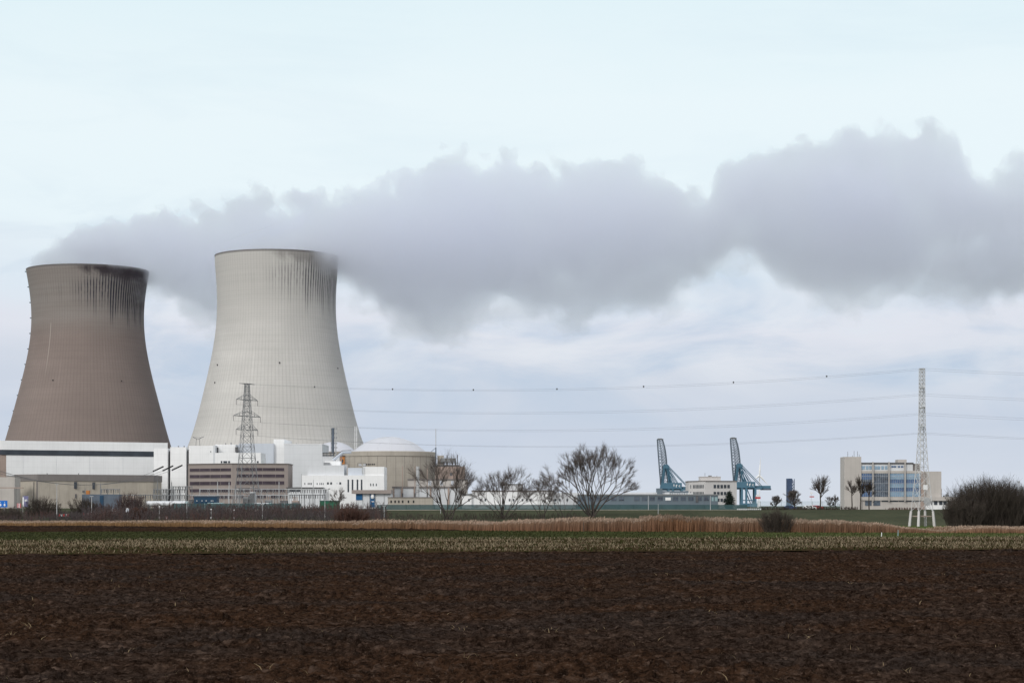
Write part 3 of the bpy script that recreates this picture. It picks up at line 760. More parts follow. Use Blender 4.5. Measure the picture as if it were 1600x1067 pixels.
# --- round containment with white dome
c = Bd('containment_building', 'round beige concrete containment with shallow white dome', 'reactor building', 608.5, 1030)
rc = S(71.3, 1030)
prof = [(rc, 0), (rc, c.lz(714)), (rc + .35, c.lz(713.6)), (rc + .35, c.lz(707)), (rc + .1, c.lz(706.3)), (rc - 6, c.lz(705.8))]
MB().lathe(prof, 96).build('drum_wall', M['concrete'], c.r, smooth=False)
seam = MB()
for i in range(96):
    if i % 3 == 0:
        t_ = 2 * math.pi * i / 96; seam.tube(((rc + .03) * math.cos(t_), (rc + .03) * math.sin(t_), .5), ((rc + .03) * math.cos(t_), (rc + .03) * math.sin(t_), c.lz(714)), .07)
seam.build('panel_seam', M['concrete_dark'], c.r)
R0, H0 = S(57, 1030), S(23.4, 1030); Rs = (R0 * R0 + H0 * H0) / 2 / H0
dp = [(max(.02, R0 * f_), c.lz(706) + math.sqrt(Rs * Rs - (R0 * f_) ** 2) - (Rs - H0)) for f_ in (1, .97, .9, .8, .7, .6, .5, .4, .3, .2, .1, .0)]
MB().lathe([(R0, c.lz(706.2))] + dp, 72).build('dome', M['domewhite'], c.r, smooth=True)
ribs = MB()
for i in range(16):
    t_ = 2 * math.pi * i / 16 + .1; pts = [(r_ * math.cos(t_), r_ * math.sin(t_), z_ + .05) for r_, z_ in dp]
    ribs.poly(pts, .06)
ribs.build('dome_rib', M['whitegrey'], c.r)
for px in (577.5, 580.5, 583, 586.5, 589.5):
    dx_ = c.lx(px); MB().box(dx_ - .3, dx_ + .35, -math.sqrt(rc * rc - dx_ * dx_) - .15, -math.sqrt(rc * rc - dx_ * dx_) + .5, c.lz(727.6), c.lz(725.6)).build('opening', M['black'], c.r)
# mast clamped to the drum's right edge
ms = Bd('lattice_mast', 'tall thin two-tone mast at the right edge of the round containment', 'mast', 681, 1010)
ms.tube('upper_mast', [(681, 669.5), (681, 699)], .55, 'galv', dy=0); ms.tube('lower_mast', [(681, 699), (681, 800)], .95, 'steelblue')
ms.tube('brace', [(681, 699), (673.5, 705.5)], .35, 'steelblue', dy=1); ms.tube('bracket', [(677, 728), (684, 728)], .8, 'steelblue')
# --- second containment further back
c2 = Bd('containment_building', 'half hidden white dome behind the grey vent stack', 'reactor building', 522, 1200)
rc = S(36, 1200)
MB().lathe([(rc, 0), (rc, c2.lz(706.5)), (rc - 1, c2.lz(706))], 64).build('drum_wall', M['concrete'], c2.r)
R0, H0 = S(35, 1200), S(17, 1200); Rs = (R0 * R0 + H0 * H0) / 2 / H0
MB().lathe([(max(.02, R0 * f_), c2.lz(707) + math.sqrt(Rs * Rs - (R0 * f_) ** 2) - (Rs - H0)) for f_ in (1, .95, .85, .7, .55, .4, .2, 0)], 64).build('dome', M['domewhite'], c2.r, smooth=True)
# vent stack
vs = Bd('vent_stack', 'dark grey ringed vent stack in front of the smaller dome', 'chimney', 521, 1060)
vs.tube('flue', [(520.2, 668.5), (520.2, 800)], 2.1, 'steelblue', 16); vs.tube('side_flue', [(524.6, 669), (524.6, 800)], .9, 'galv', 10)
for py in (669.5, 677, 683.5, 692.5, 699): vs.tube('platform', [(517, py), (527, py)], .75, 'midgrey', 6)
vs.tube('ladder', [(517.4, 669), (517.4, 800)], .3, 'darkgrey')
# white twin stack
ws = Bd('slim_stack', 'slim white twin stack left of the large white dome', 'chimney', 556, 1065)
for px in (554.6, 557.4): ws.tube('flue', [(px, 666), (px, 800)], .55, 'white')
for py in (674, 682, 690.5, 697): ws.tube('collar', [(553.6, py), (558.4, py)], .35, 'midgrey')
# inclined walkway, its orange hoist
iw = Bd('inclined_gallery', 'sloping grey covered gallery climbing to the round containment', 'walkway', 532, 975)
iw.tube('gallery', [(520.5, 718.5), (536, 706.5), (549, 706)], 2.2, 'bluegrey', 4)
iw.tube('gallery_edge', [(520, 716), (535, 704.2), (549, 703.8)], .5, 'darkgrey', 4, -1.0)
for px, py in ((524, 718), (534, 710)): iw.tube('support', [(px, py), (px, 800)], .5, 'midgrey')
pr = Bd('pipe_gallery', 'dark tangle of roof pipes below the smaller dome', 'pipes', 515, 1010)
pr.wall('deck', 503.5, 530, 712.5, None, 'whitegrey', 8, 1)
for i, py in enumerate((707.5, 709.5, 711.5)): pr.tube('pipe', [(503.8, py), (524 - i * 3, py)], .8, 'darkgrey' if i != 1 else 'concrete_light', 6, .5 + i * .3)
for px in (505, 510, 516, 521): pr.tube('pipe_support', [(px, 706.5), (px, 713)], .4, 'darkgrey')
ho = Bd('hoist_box', 'small orange hoist box on the left side of the round containment', 'hoist', 535, 990)
ho.wall('box', 531.8, 538, 712.5, 725, 'orange', 5); ho.win(534, 536.3, 717.5, 722.5, 'black', -.1, 'opening'); ho.wall('roof', 531, 538.4, 711.3, 712.5, 'darkgrey', 6, -.5)
ho.wall('shaft', 536.2, 543, 725, None, 'concrete_light', 4, .4)
# --- pinkish concrete block right of the containment, with rooftop coolers
gbd = Bd('concrete_block', 'stepped pinkish concrete building right of the round containment, steel plant on its roof', 'building', 690, 990)
gbd.wall('upper_wall', 679, 725.2, 728.3, None, 'pinkconc', 20, 8)
gbd.wall('middle_wall', 637, 730, 749.5, None, 'concrete_light', 12, 0); gbd.wall('middle_parapet', 636.5, 731.5, 748, 749.5, 'concrete_dark', 13, -.5)
gbd.wall('lower_wall', 614, 718, 761.5, None, 'whitegrey', 4, -4); gbd.wall('lower_parapet', 613.3, 719, 759.8, 762.5, 'concrete_dark', 5, -4.5)
for px in (614.5, 627, 647, 672, 700): gbd.wall('pier', px, px + 2.6, 762.5, None, 'pinkconc', .6, -4.6)
for x0, x1 in ((669, 674), (687.5, 692), (705, 709)): gbd.win(x0, x1, 751, 758, 'bluegrey')
gbd.win(702, 706, 738, 742.5, 'darkgrey', 7.8); gbd.win(711, 713, 733, 735, 'darkgrey', 7.8)
gbd.wall('roof_house', 682, 691.5, 710.5, 728.3, 'concrete', 7, 12)
gbd.wall('cooler_casing', 687, 711, 715, 721, 'midgrey', 6, 9.5)
for px in (688, 692, 697, 702, 706.5, 710.5): gbd.tube('cooler_leg', [(px, 721), (px, 728.5)], .6, 'darkgrey', 6, 10)
gbd.wall('cooler_base', 684, 717, 725.6, 728.3, 'darkgrey', 6, 9.2)
gbd.tube('cooler_rail', [(684, 722.5), (715.5, 722.5)], .5, 'darkgrey', 6, 9.3)
for px, py in ((697.8, 710), (714, 709.5), (711.5, 718)): gbd.tube('exhaust_pipe', [(px, py), (px, 728)], .7, 'darkgrey', 6, 10)
for i, px in enumerate((629, 648.3, 667.7)):
    q = Bd('slender_chimney', 'thin rusty brown pipe chimney, ' + ('leftmost of three before the round containment', 'middle one of three, beside the silver duct', 'rightmost of three before the round containment')[i], 'chimney', px, 976, 'thin brown chimneys')
    q.tube('flue', [(px, 728.3), (px, 776)], .72, 'pinkconc'); q.tube('foot', [(px, 770), (px, 800)], 1.1, 'darkgrey')
q = Bd('silver_duct', 'thick silver vertical duct between the brown chimneys', 'duct', 652.8, 974)
q.tube('duct', [(652.8, 728.5), (652.8, 800)], 2.5, 'galv', 12)
for py in (733, 745, 757, 768): q.tube('band', [(652.8, py), (652.8, py + .8)], 2.8, 'midgrey', 12)
lb = Bd('pump_house', 'low grey concrete building with row of small dark windows', 'building', 640, 880)
lb.wall('wall', 606, 676, 777.2, None, 'concrete', 10); lb.wall('roof_edge', 605.5, 676.5, 776.2, 777.2, 'concrete_dark', 10.5, -.3)
for px in (610, 616.2, 622, 628, 637, 645): lb.win(px, px + 2.4, 781.5, 785.5, 'black')

# --- long white low building and the blue grey one
lw_ = Bd('long_white_building', 'long low white building with small square windows behind the bare willows', 'building', 820, 945)
lw_.wall('wall', 737.2, 865, 767.5, None, 'white', 24); lw_.wall('roof_edge', 736.8, 865.4, 765.8, 767.5, 'concrete_dark', 24.5, -.3)
lw_.wall('wing', 722, 737, 773, None, 'white', 16, -1.5); lw_.wall('wing_roof', 721.5, 738, 771, 773, 'midgrey', 17, -2)
lw_.wall('wing', 865, 906, 769.6, None, 'whitegrey', 20, 1)
lw_.wall('rooftop_house', 787, 817, 757, 765.8, 'whitegrey', 12, 7); lw_.wall('rooftop_edge', 786.5, 817.5, 755.5, 757, 'midgrey', 12.5, 6.7)
for px in (731.5, 750, 757, 795, 801, 815, 822, 828, 860, 866.5, 873.5, 885): lw_.win(px, px + 2.6, 779, 782.8, 'darkband', -1.6 if px < 737 else (-.08 if px < 864 else .9))
bl = Bd('blue_grey_building', 'long slate blue flat-roofed building with ribbon of windows behind the green fence', 'building', 1012, 930)
bl.wall('wall', 904, 1122, 773.6, None, 'blueb', 20); bl.wall('roof_edge', 903.4, 1122.5, 771.8, 773.6, 'midgrey', 20.6, -.35)
bl.wall('gravel_roof_edge', 978, 1048, 768.8, 771.8, 'whitegrey', 10, 6)
for i, px in enumerate((907, 919, 931, 943, 955, 967, 991, 1003, 1015, 1027.5, 1051.5, 1063.5, 1075.5, 1088.5, 1099.5)):
    f_ = bl.win(px, px + 8.2, 775.8, 782.2, 'darkgrey', -.1); bl.win(px + .5, px + 3.8, 776.3, 781.8, 'glassdark', -.16, 'pane', .1, f_); bl.win(px + 4.3, px + 7.8, 776.3, 781.8, 'glassdark', -.16, 'pane', .1, f_)
bl.win(1039.6, 1048, 777, 781.5, 'white', -.2, 'white_window'); bl.win(1087, 1090.8, 774, 784.5, 'darkgrey', -.3, 'door')
bl.win(1112, 1115, 776.5, 782.5, 'tealpale'); bl.win(1117, 1121, 776.5, 782.5, 'tealpale')
bl.wall('stair_house', 1028, 1036, 762.5, 771.8, 'blueb', 8, 4); bl.wall('rear_wing', 1036, 1078, 766.5, 771.8, 'blueb', 8, 8)
sgn = MB()
for i in range(38):
    px = 1049.5 + i * .95
    if i % 4 != 3: sgn.box(bl.lx(px), bl.lx(px + .6), 6.9, 7.1, bl.lz(771.6), bl.lz(769.6 + .5 * (i % 2)))
sgn.build('rooftop_lettering', M['white'], bl.r)

# --- cream office with penthouse
co_ = Bd('cream_office', 'cream three-storey block with penthouse between the two harbour cranes', 'building', 1113, 1000)
xl, xm, xr = co_.lx(1076, 16), co_.lx(1101.5), co_.lx(1150.5, 10)
MB().prism([(xl, 16), (xm, 0), (xr, 8), (xr, 30), (xl, 34)], 0, co_.lz(751.8)).build('wall', M['cream'], co_.r)
MB().prism([(xl - .3, 15.8), (xm, -.35), (xr + .3, 7.8), (xr + .3, 30.3), (xl - .3, 34.3)], co_.lz(751.8), co_.lz(751.8) + .4).build('roof_edge', M['concrete_dark'], co_.r)
co_.wall('penthouse', 1098, 1130, 744.6, 751, 'cream', 10, 12); co_.wall('penthouse_roof', 1097.6, 1130.4, 743.6, 744.6, 'cream', 10.6, 11.7)
for px in (1106, 1115, 1125): co_.tube('roof_antenna', [(px, 738 if px < 1110 else 742), (px, 745)], .3, 'darkgrey', 5, 15)
co_.wall('roof_unit', 1111.5, 1116.5, 742, 743.6, 'darkgrey', 2, 14)
def on_wall(p, q, f0, f1, z0, z1, mat, name, root):
    ax, ay = p; bx_, by_ = q; d = Vector((bx_ - ax, by_ - ay)); n_ = Vector((d.y, -d.x)).normalized()
    A = Vector(p) + d * f0; B_ = Vector(p) + d * f1
    return MB().prism([tuple(A + n_ * .1), tuple(B_ + n_ * .1), tuple(B_ - n_ * .2), tuple(A - n_ * .2)], z0, z1).build(name, M[mat], root)
for y0, y1 in ((757, 762.4), (768, 773.2), (778.5, 783.5)):
    for i in range(8): on_wall((xl, 16), (xm, 0), .28 + i * .085, .325 + i * .085, co_.lz(y1), co_.lz(y0), 'darkband', 'window', co_.r)
    for i in range(5): on_wall((xm, 0), (xr, 8), .27 + i * .108, .345 + i * .108, co_.lz(y1), co_.lz(y0), 'darkband', 'window', co_.r)
    on_wall((xl, 16), (xm, 0), .12, .155, co_.lz(y1), co_.lz(y0), 'darkband', 'window', co_.r)

# --- glazed office on the right
g_ = Bd('glazed_office', 'grey concrete office with blue glass front behind the right pylon', 'building', 1396, 720)
g_.wall('stair_tower', 1319, 1345.5, 713.5, None, 'concrete_light', 9, -.4)
g_.wall('ground_wall', 1340, 1441, 781.5, None, 'concrete_light', 16, .5)
g_.wall('lower_spandrel', 1340, 1441, 776, 781.5, 'concrete_light', 16.2, .1)
g_.wall('core', 1341, 1439, 724, 781.5, 'concrete_dark', 15, .9)
g_.wall('upper_spandrel', 1340, 1441, 735.2, 739.2, 'concrete_light', 16.2, .1)
g_.wall('top_floor_wall', 1341, 1426.5, 724.6, 735.2, 'whitegrey', 13, .3)
g_.wall('roof_strip', 1340, 1427.5, 722.4, 724.6, 'darkgrey', 14, .0)
g_.wall('penthouse', 1407, 1421, 717.3, 722.4, 'concrete_light', 5, 5)
g_.wall('top_floor_end', 1426.5, 1434, 726, 735.2, 'bluegrey', 10, 3)
cols = (1340.5, 1364.5, 1389.7, 1414.8, 1439)
for i, (x0, x1) in enumerate(zip(cols, cols[1:])):
    for y0, y1, mt in ((739.4, 749, 'glasspale'), (749, 755, 'glassblue'), (755, 761.8, 'glasspale'), (761.8, 767.6, 'glassblue'), (767.6, 775.9, 'glasspale')):
        g_.win(x0 + .5, x1 - .5, y0 + .2, y1 - .2, mt if i > 1 else ('glassdark' if (i == 1 or mt == 'glassblue') else 'glassblue'), .25, 'glass_bay', .5)
mul = MB()
for i in range(1, 34):
    px = 1340.5 + i * 2.95
    if px < 1438.5: g_.wall('m', px - .07, px + .07, 739.3, 776, 'white', .25, .1, build=False, mb=mul)
for py in (744, 755, 767.6): mul.box(g_.lx(1340.5), g_.lx(1439), .12, .3, g_.lz(py + .14), g_.lz(py - .14))
mul.build('curtain_mullion', M['bluegrey'], g_.r)
for px in (1363.6, 1388.7, 1413.8): g_.wall('fin', px - .8, px + .8, 721.5, 783, 'concrete_light', .9, -.75)
for i, px in enumerate((1343.5, 1347.5, 1353.2, 1358.2, 1367, 1371.5, 1377.2, 1382.8)):
    g_.win(px, px + 3.8, 727.8, 733.2, 'glasspale', .15)
for px in (1393, 1397, 1403, 1408): g_.win(px, px + 3.4, 727.6, 730, 'glassblue', .15)
for x0, x1 in ((1352, 1362), (1365, 1375.5)): g_.win(x0, x1, 782.2, 789.5, 'glassdark', .3, 'ground_window')
for x0, x1 in ((1378, 1390), (1391, 1404), (1405, 1413), (1415, 1438)): g_.win(x0, x1, 781.9, 783.6, 'darkband', .35, 'strip_window')
g_.wall('end_block', 1441, 1472, 736.2, None, 'concrete_light', 14, 1.2); g_.wall('end_slab', 1439, 1446, 737, None, 'pinkconc', 2, .2)
g_.wall('end_step', 1472, 1474.5, 763, None, 'concrete_light', 8, 3)
g_.wall('low_wing_wall', 1441, 1506, 782, None, 'white', 7, .6); g_.wall('low_wing_roof', 1441, 1507, 776, 782, 'concrete_light', 9, -.3)
for px in (1446, 1450.5, 1455, 1460, 1468, 1474.5, 1481, 1487, 1494): g_.win(px, px + (2.6 if px < 1460 else 5), 782.4, 788.4, 'darkband', .45, 'ground_window')
for px, py in ((1326, 705), (1333.5, 711), (1336, 704), (1341.3, 704.5), (1344, 709.5)): g_.tube('antenna', [(px, py), (px, 714)], .35, 'galvdark', 5, 2)
for px in (1326, 1341.5): g_.tube('antenna_panel', [(px + .5, py), (px + .5, 709)], .55, 'galv', 4, 2)
g_.wall('roof_fan', 1482, 1485, 771.5, 776, 'midgrey', 2, 3); g_.wall('roof_fan', 1477.5, 1479.5, 773.8, 776, 'midgrey', 1.5, 3)

# ================================================================== HARBOUR CRANES, TURBINE, BLUE TOWER (far off)
def crane(x0, y0, Y, label):
    r = thing('harbour_crane', label, 'crane', (X(x0 + 18, Y), Y, GZ), 0, 'ship-to-shore cranes with raised booms')
    k = Y / F
    P = lambda u, v, d=0: ((u - 18) * k, d, CH - GZ + (HY - v - y0) * k)
    def st(name, segs, rp, mat, ds=(-8, 8), n=4):
        if name in ('boom', 'boom_tip'):
            mb = MB()
            for d in ds:
                for a_, c_ in segs: mb.tube(P(*a_, d), P(*c_, d), rp * k, n=n)
            return mb.build(name, M[mat], r)
        for d in ds:
            for a_, c_ in segs: MB().tube(P(*a_, d), P(*c_, d), rp * k, n=n).build(name, M[mat], r)
    # boom raised, two lattice girders side by side
    Lc = [(-4, 686), (-3.2, 700), (-2, 716), (-.6, 735), (.6, 748), (1, 757)]; Rc = [(4.2, 687), (7, 696), (9, 706), (10.6, 720), (11.3, 735), (12.3, 757)]
    segs = list(zip(Lc, Lc[1:])) + list(zip(Rc, Rc[1:]))
    boom = st('boom', segs, .52, 'craneboom', (-4, 4))
    def at(ch, t):
        f_ = t * (len(ch) - 1); i = min(int(f_), len(ch) - 2); f_ -= i
        return (ch[i][0] + (ch[i + 1][0] - ch[i][0]) * f_, ch[i][1] + (ch[i + 1][1] - ch[i][1]) * f_)
    lat = MB(); N = 18
    for i in range(N):
        a_, b_2 = at(Lc, i / N), at(Rc, i / N); c_, d_ = at(Lc, (i + 1) / N), at(Rc, (i + 1) / N)
        mA, mB = ((a_[0] * .55 + b_2[0] * .45), a_[1]), ((c_[0] * .55 + d_[0] * .45), c_[1])
        for d in (-4, 4):
            lat.tube(P(*mA, d), P(*mB, d), .30 * k); lat.tube(P(*a_, d), P(*mB, d), .22 * k); lat.tube(P(*b_2, d), P(*mB, d), .22 * k); lat.tube(P(*a_, d), P(*b_2, d), .22 * k)
        lat.tube(P(*a_, -4), P(*a_, 4), .18 * k); lat.tube(P(*b_2, -4), P(*b_2, 4), .18 * k)
    lat.build('lattice', M['craneboom'], boom)
    st('boom_tip', [((-4.2, 686.3), (5.2, 686.3)), ((-3, 685.6), (3, 685.6))], .8, 'galvdark', (-4, 4))
    MB().box(P(4.5, 0)[0], P(14, 0)[0], -7, 7, P(0, 731.5)[2], P(0, 727)[2]).box(P(7, 0)[0], P(12.5, 0)[0], -5, 5, P(0, 727)[2], P(0, 725.6)[2]).build('apex_head', M['craneblue'], r)
    st('front_mast', [((5.5, 731), (1.5, 764)), ((7.5, 731), (4, 757))], .95, 'craneblue')
    st('rear_mast', [((12.5, 731), (18.8, 763)), ((10, 731), (14, 757))], .85, 'craneblue')
    st('stay', [((13.5, 729), (45, 762)), ((11.5, 731), (24, 757)), ((13, 731), (29.5, 758)), ((9, 731), (20, 757))], .55, 'craneblue')
    MB().box(P(1.5, 0)[0], P(33.5, 0)[0], -9, 9, P(0, 763.5)[2], P(0, 754.2)[2]).build('machinery_house', M['craneblue'], r)
    gl = MB()
    for i, (u0, v0, v1) in enumerate(((20.5, 756.3, 759.8), (24.2, 757.2, 761), (25.3, 757, 758), (29.6, 757.4, 758.4), (28.4, 758.4, 759.6), (29.6, 759.6, 760.8))):
        gl.box(P(u0, 0)[0], P(u0 + 1.1, 0)[0], -9.3, -8.9, P(0, v1)[2], P(0, v0)[2])
    gl.build('white_marking', M['white'], r)
    MB().box(P(0, 0)[0], P(46, 0)[0], -7, 7, P(0, 766)[2], P(0, 763.2)[2]).build('girder', M['craneblue'], r)
    MB().box(P(35, 0)[0], P(58, 0)[0], -6, 6, P(0, 765)[2], P(0, 760.2)[2]).build('rear_beam', M['craneblue'], r)
    MB().box(P(44, 0)[0], P(58.6, 0)[0], -7, 7, P(0, 767)[2], P(0, 764.4)[2]).build('trolley_platform', M['steelblue'], r)
    for u in (12.3, 19, 33.2):
        MB().box(P(u - 1.5, 0)[0], P(u + 1.5, 0)[0], -13, -10, 0, P(0, 764)[2]).build('leg', M['craneblue'], r)
    for u in (12.3, 33.2):
        MB().box(P(u - .4, 0)[0], P(u + 2.2, 0)[0], 10, 13, 0, P(0, 764)[2]).build('leg', M['craneblue'], r)
    st('portal_brace', [((20.5, 766), (29.5, 789)), ((12.3, 783), (33.2, 783))], .7, 'craneblue', (-11.5, 11.5))
    MB().box(P(10, 0)[0], P(36, 0)[0], -14, -9.5, 0.2, P(0, 790.2)[2] + 2).build('sill_beam', M['craneblue'], r)
    return r
crane(1031, 0, 2400, 'blue green harbour crane, boom raised, behind the slate blue building')
crane(1145.3, -1.6, 2400, 'blue green harbour crane, boom raised, right of the cream office')
wt = Bd('wind_turbine', 'small white three-bladed wind turbine right of the second crane', 'wind turbine', 1186.3, 3000)
wt.tube('tower', [(1186.8, 742), (1186.8, 800)], .75, 'white', 10); wt.tube('nacelle', [(1185.3, 742.4), (1188.6, 742.8)], 1.1, 'white', 8, -3)
for tipx, tipy in ((1187.6, 714.5), (1178, 749), (1199.5, 757.5)):
    hub = Vector((wt.lx(1185.9), -6, wt.lz(742.5))); tip = Vector((wt.lx(tipx), -6, wt.lz(tipy))); mid = hub.lerp(tip, .25)
    MB().tube(hub, mid, 1.2, 1.5, 6).tube(mid, tip, 1.5, .2, 6).build('blade', M['white'], wt.r)
bt = Bd('raised_bridge_tower', 'narrow blue steel tower standing behind a bare round tree', 'tower', 1234, 1500)
bt.wall('column', 1229.8, 1238, 747.3, None, 'bluesilo', 5, 0); mb = MB()
for i in range(9):
    y0 = 748 + i * 4.6; mb.tube((bt.lx(1238), 2, bt.lz(y0)), (bt.lx(1241.6 if i else 1240), 2, bt.lz(y0 + 4.6)), .25); mb.tube((bt.lx(1241.6), 2, bt.lz(y0 + 4.6)), (bt.lx(1238), 2, bt.lz(y0 + 4.6)), .25); mb.tube((bt.lx(1241.6), 2, bt.lz(y0)), (bt.lx(1241.6), 2, bt.lz(y0 + 4.6)), .3)
mb.build('ladder_cage', M['bluesilo'], bt.r)
rg = Bd('harbour_light', 'short red and white harbour light below the wind turbine', 'beacon', 1184.5, 1700)
rg.wall('base', 1180.6, 1188.4, 776, 779, 'red', 4); rg.wall('upper', 1182, 1187, 772.5, 776, 'white', 4); rg.tube('stem', [(1184.5, 779), (1184.5, 800)], 1, 'white')
mastr = Bd('radio_mast', 'faint lattice mast far behind the dark thicket', 'mast', 1592, 1500)
mastr.tube('mast', [(1592, 752), (1592, 800)], .9, 'whitegrey'); mastr.wall('head', 1590.3, 1593.8, 751, 754, 'whitegrey', 2)
qa = Bd('steel_gate_frame', 'thin white sign gantry with red board behind the cars', 'sign', 1268, 660)
qa.tube('post', [(1267.6, 769), (1267.6, 800)], .25, 'galv', 5); qa.win(1265, 1272, 775, 776.6, 'red', -.1, 'red_board'); qa.win(1266, 1270, 769, 771.2, 'white', -.1, 'white_board')

# ================================================================== PYLONS AND POWER LINES
def pylon(label, cxp, Y, base, prof, arms, armdir, th, feet_top, steel):
    """prof: (z above base, half width) from the feet up; arms: z above base"""
    r = thing('pylon', label, 'pylon', (X(cxp, Y), Y, base), th, 'lattice pylons')
    cz = [(1, 1), (-1, 1), (-1, -1), (1, -1)]
    def hw(z): return float(np.interp(z, [p[0] for p in prof], [p[1] for p in prof]))
    top = prof[-1][0]; legs = [MB() for _ in range(4)]; br = MB()
    zs = [feet_top]
    while zs[-1] < top - .3: zs.append(min(top, zs[-1] + max(0.95, hw(zs[-1]) * 1.75)))
    for z0, z1 in zip(zs, zs[1:]):
        a, c = hw(z0), hw(z1)
        for i in range(4):
            s_, t_ = cz[i], cz[(i + 1) % 4]
            legs[i].tube((s_[0] * a, s_[1] * a, z0), (s_[0] * c, s_[1] * c, z1), 0.105 if z0 < 18 else .08)
            br.tube((s_[0] * a, s_[1] * a, z0), (t_[0] * c, t_[1] * c, z1), .05); br.tube((t_[0] * a, t_[1] * a, z0), (s_[0] * c, s_[1] * c, z1), .05)
            br.tube((s_[0] * c, s_[1] * c, z1), (t_[0] * c, t_[1] * c, z1), .042)
    [l_.build('leg', M[steel], r) for l_ in legs]; br.build('bracing', M[steel], r)
    rot = Matrix.Rotation(-th, 3, 'Z'); d = rot @ Vector((armdir[0], armdir[1], 0)).normalized(); n_ = Vector((-d.y, d.x, 0))
    tips = []
    for za, L in arms:
        for s_ in (-1, 1):
            mb = MB(); a = hw(za) * .9; tip = d * s_ * L + Vector((0, 0, za)); up = min(top, za + 1.5)
            for q in (-1, 1):
                p0 = d * s_ * a * .8 + n_ * q * a + Vector((0, 0, za)); p1 = d * s_ * a * .8 + n_ * q * a + Vector((0, 0, up))
                mb.tube(p0, tip, .07); mb.tube(p1, tip, .055)
                for f_ in (.3, .6): mb.tube(p0.lerp(tip, f_), p1.lerp(tip, f_), .04)
            ar = mb.build('crossarm', M[steel], r)
            if za < top - 1:
                MB().tube(tip, tip - Vector((0, 0, 1.5)), .07, n=6).build('insulator', M['darkgrey'], ar)
            tips.append((za, s_, r.location + Matrix.Rotation(th, 3, 'Z') @ (tip - Vector((0, 0, 1.5 if za < top - 1 else 0)))))
    for s_ in cz:
        a = hw(feet_top)
        o_ = MB().tube((s_[0] * a * 1.14, s_[1] * a * 1.14, -.3), (s_[0] * a, s_[1] * a, feet_top + .1), .42, .33, 4).build('foot', M['cream'], r)
    return r, tips
TH = R(17.7)
pr_, tipR = pylon('grey lattice pylon on four tall concrete feet, in front of the glazed office', 1440.6, 486, 0,
                  [(0, 2.15), (3.6, 1.93), (12.2, 1.22), (16.2, .98), (24.4, .62), (31, .54), (38.5, .52)],
                  [(38.3, 3.2), (33.6, 4.0), (28.9, 5.0), (24.2, 4.0)], (.09, 1.0), TH, 3.6, 'pylonpale')
zb = gz(560)
pl_, tipL = pylon('grey lattice pylon standing in front of the brown office', 386, 560, zb,
                  [(0, 3.6), (1.2, 3.45), (10, 2.3), (17, 1.75), (23, 1.35), (27, 1.12), (31.5, .8), (36.6, .55)],
                  [(36.5, 3.6), (32.0, 4.9), (27.4, 6.2), (23.6, 5.0)], (.50, .87), R(24), 1.2, 'galvdark')
MB().box(-.55, .55, -1.75, -1.6, 8.9, 10.1).build('notice_board', M['white'], pr_)
MB().lathe([(.01, -.04), (.95, -.04), (.95, .04), (.01, .04)], 24).build('round_grille', M['galv'], pr_).location = (.5, -1.7, 6.0)
bpy.data.objects['round_grille'].rotation_euler = (R(90), 0, 0)
MB().box(-1.7, 1.7, -1.6, 1.6, 2.35, 2.6).build('climbing_guard', M['pinkconc'], pr_)
LEVEL = ['topmost', 'second from top', 'third from top', 'lowest']
def cable(a, c, sag, label, r=.015, dampers=0, ext=1.0):
    a, c = Vector(a), Vector(c); mid = a
    mb = MB(); N = 28; pts = []
    for i in range(N + 1):
        t = i / N * ext; p = a.lerp(c, t); p.z -= 4 * sag * t * (1 - t); pts.append(p)
    for p, q in zip(pts, pts[1:]): mb.tube(p - a, q - a, r, n=4)
    o = mb.build('power_cable', M['wire']); o.location = a
    tag(o, label, 'power cable', 'power cables')
    if dampers:
        for i in range(1, dampers + 1):
            t = i / (dampers + 1); p = a.lerp(c, t); p.z -= 4 * sag * t * (1 - t); k = p - a
            MB().lathe([(.02, -.26), (.19, -.13), (.19, .13), (.02, .26)], 8).build('marker_ball', M['darkgrey'], o).location = k
    return o
for i in range(4):
    for s_, side in ((0, 'near'), (1, 'far')):
        L = tipL[i * 2 + s_][2]; Rt = tipR[i * 2 + s_][2]
        cable(Rt, L, 3.3, f'{LEVEL[i]} grey cable between the two pylons, on their {side} side', dampers=(7 if (i == 0 and s_ == 0) else 0))
        d_ = Vector((190, -35, 0))
        cable(Rt, Rt + d_, 3.4, f'{LEVEL[i]} grey cable running right from the right pylon, {side} side')
# down-leads to the white blocks
for i, (px, py) in enumerate(((247, 733.5), (262, 732.5), (276.5, 731.5))):
    A = Vector((X(px, 1090), 1090, Z(py, 1090))); Bq = Vector((X(-60 + i * 12, 800), 800, Z(712 + i * 9, 800)))
    o = cable(A, Bq, 10 - i, f"{('leftmost', 'middle', 'rightmost')[i]} of the three thin cables dropping past the white hall", .07)
    d_ = (Bq - A).normalized(); ins = MB()
    ins.tube(Vector((S(8.5, 1090), 0, S(5, 1090))), Vector((-S(7, 1090), -2, -S(3, 1090))), .42, n=6); ins.build('insulator_string', M['black'], o)
# little gantry in the sky gap between the towers
tm = Bd('roof_gantry', 'small Y shaped steel gantry on the white roof in front of the pale tower', 'gantry', 309, 1150)
tm.tube('arm', [(301.5, 683), (309, 686.5), (318.5, 682)], .35, 'darkgrey', 5); tm.tube('beam', [(301, 682.6), (306, 683.6), (314, 683.6), (319, 682)], .3, 'darkgrey', 5)
for px in (307, 311.5): tm.tube('post', [(px, 685.5), (px + (1 if px > 308 else -1), 697)], .35, 'darkgrey', 5)

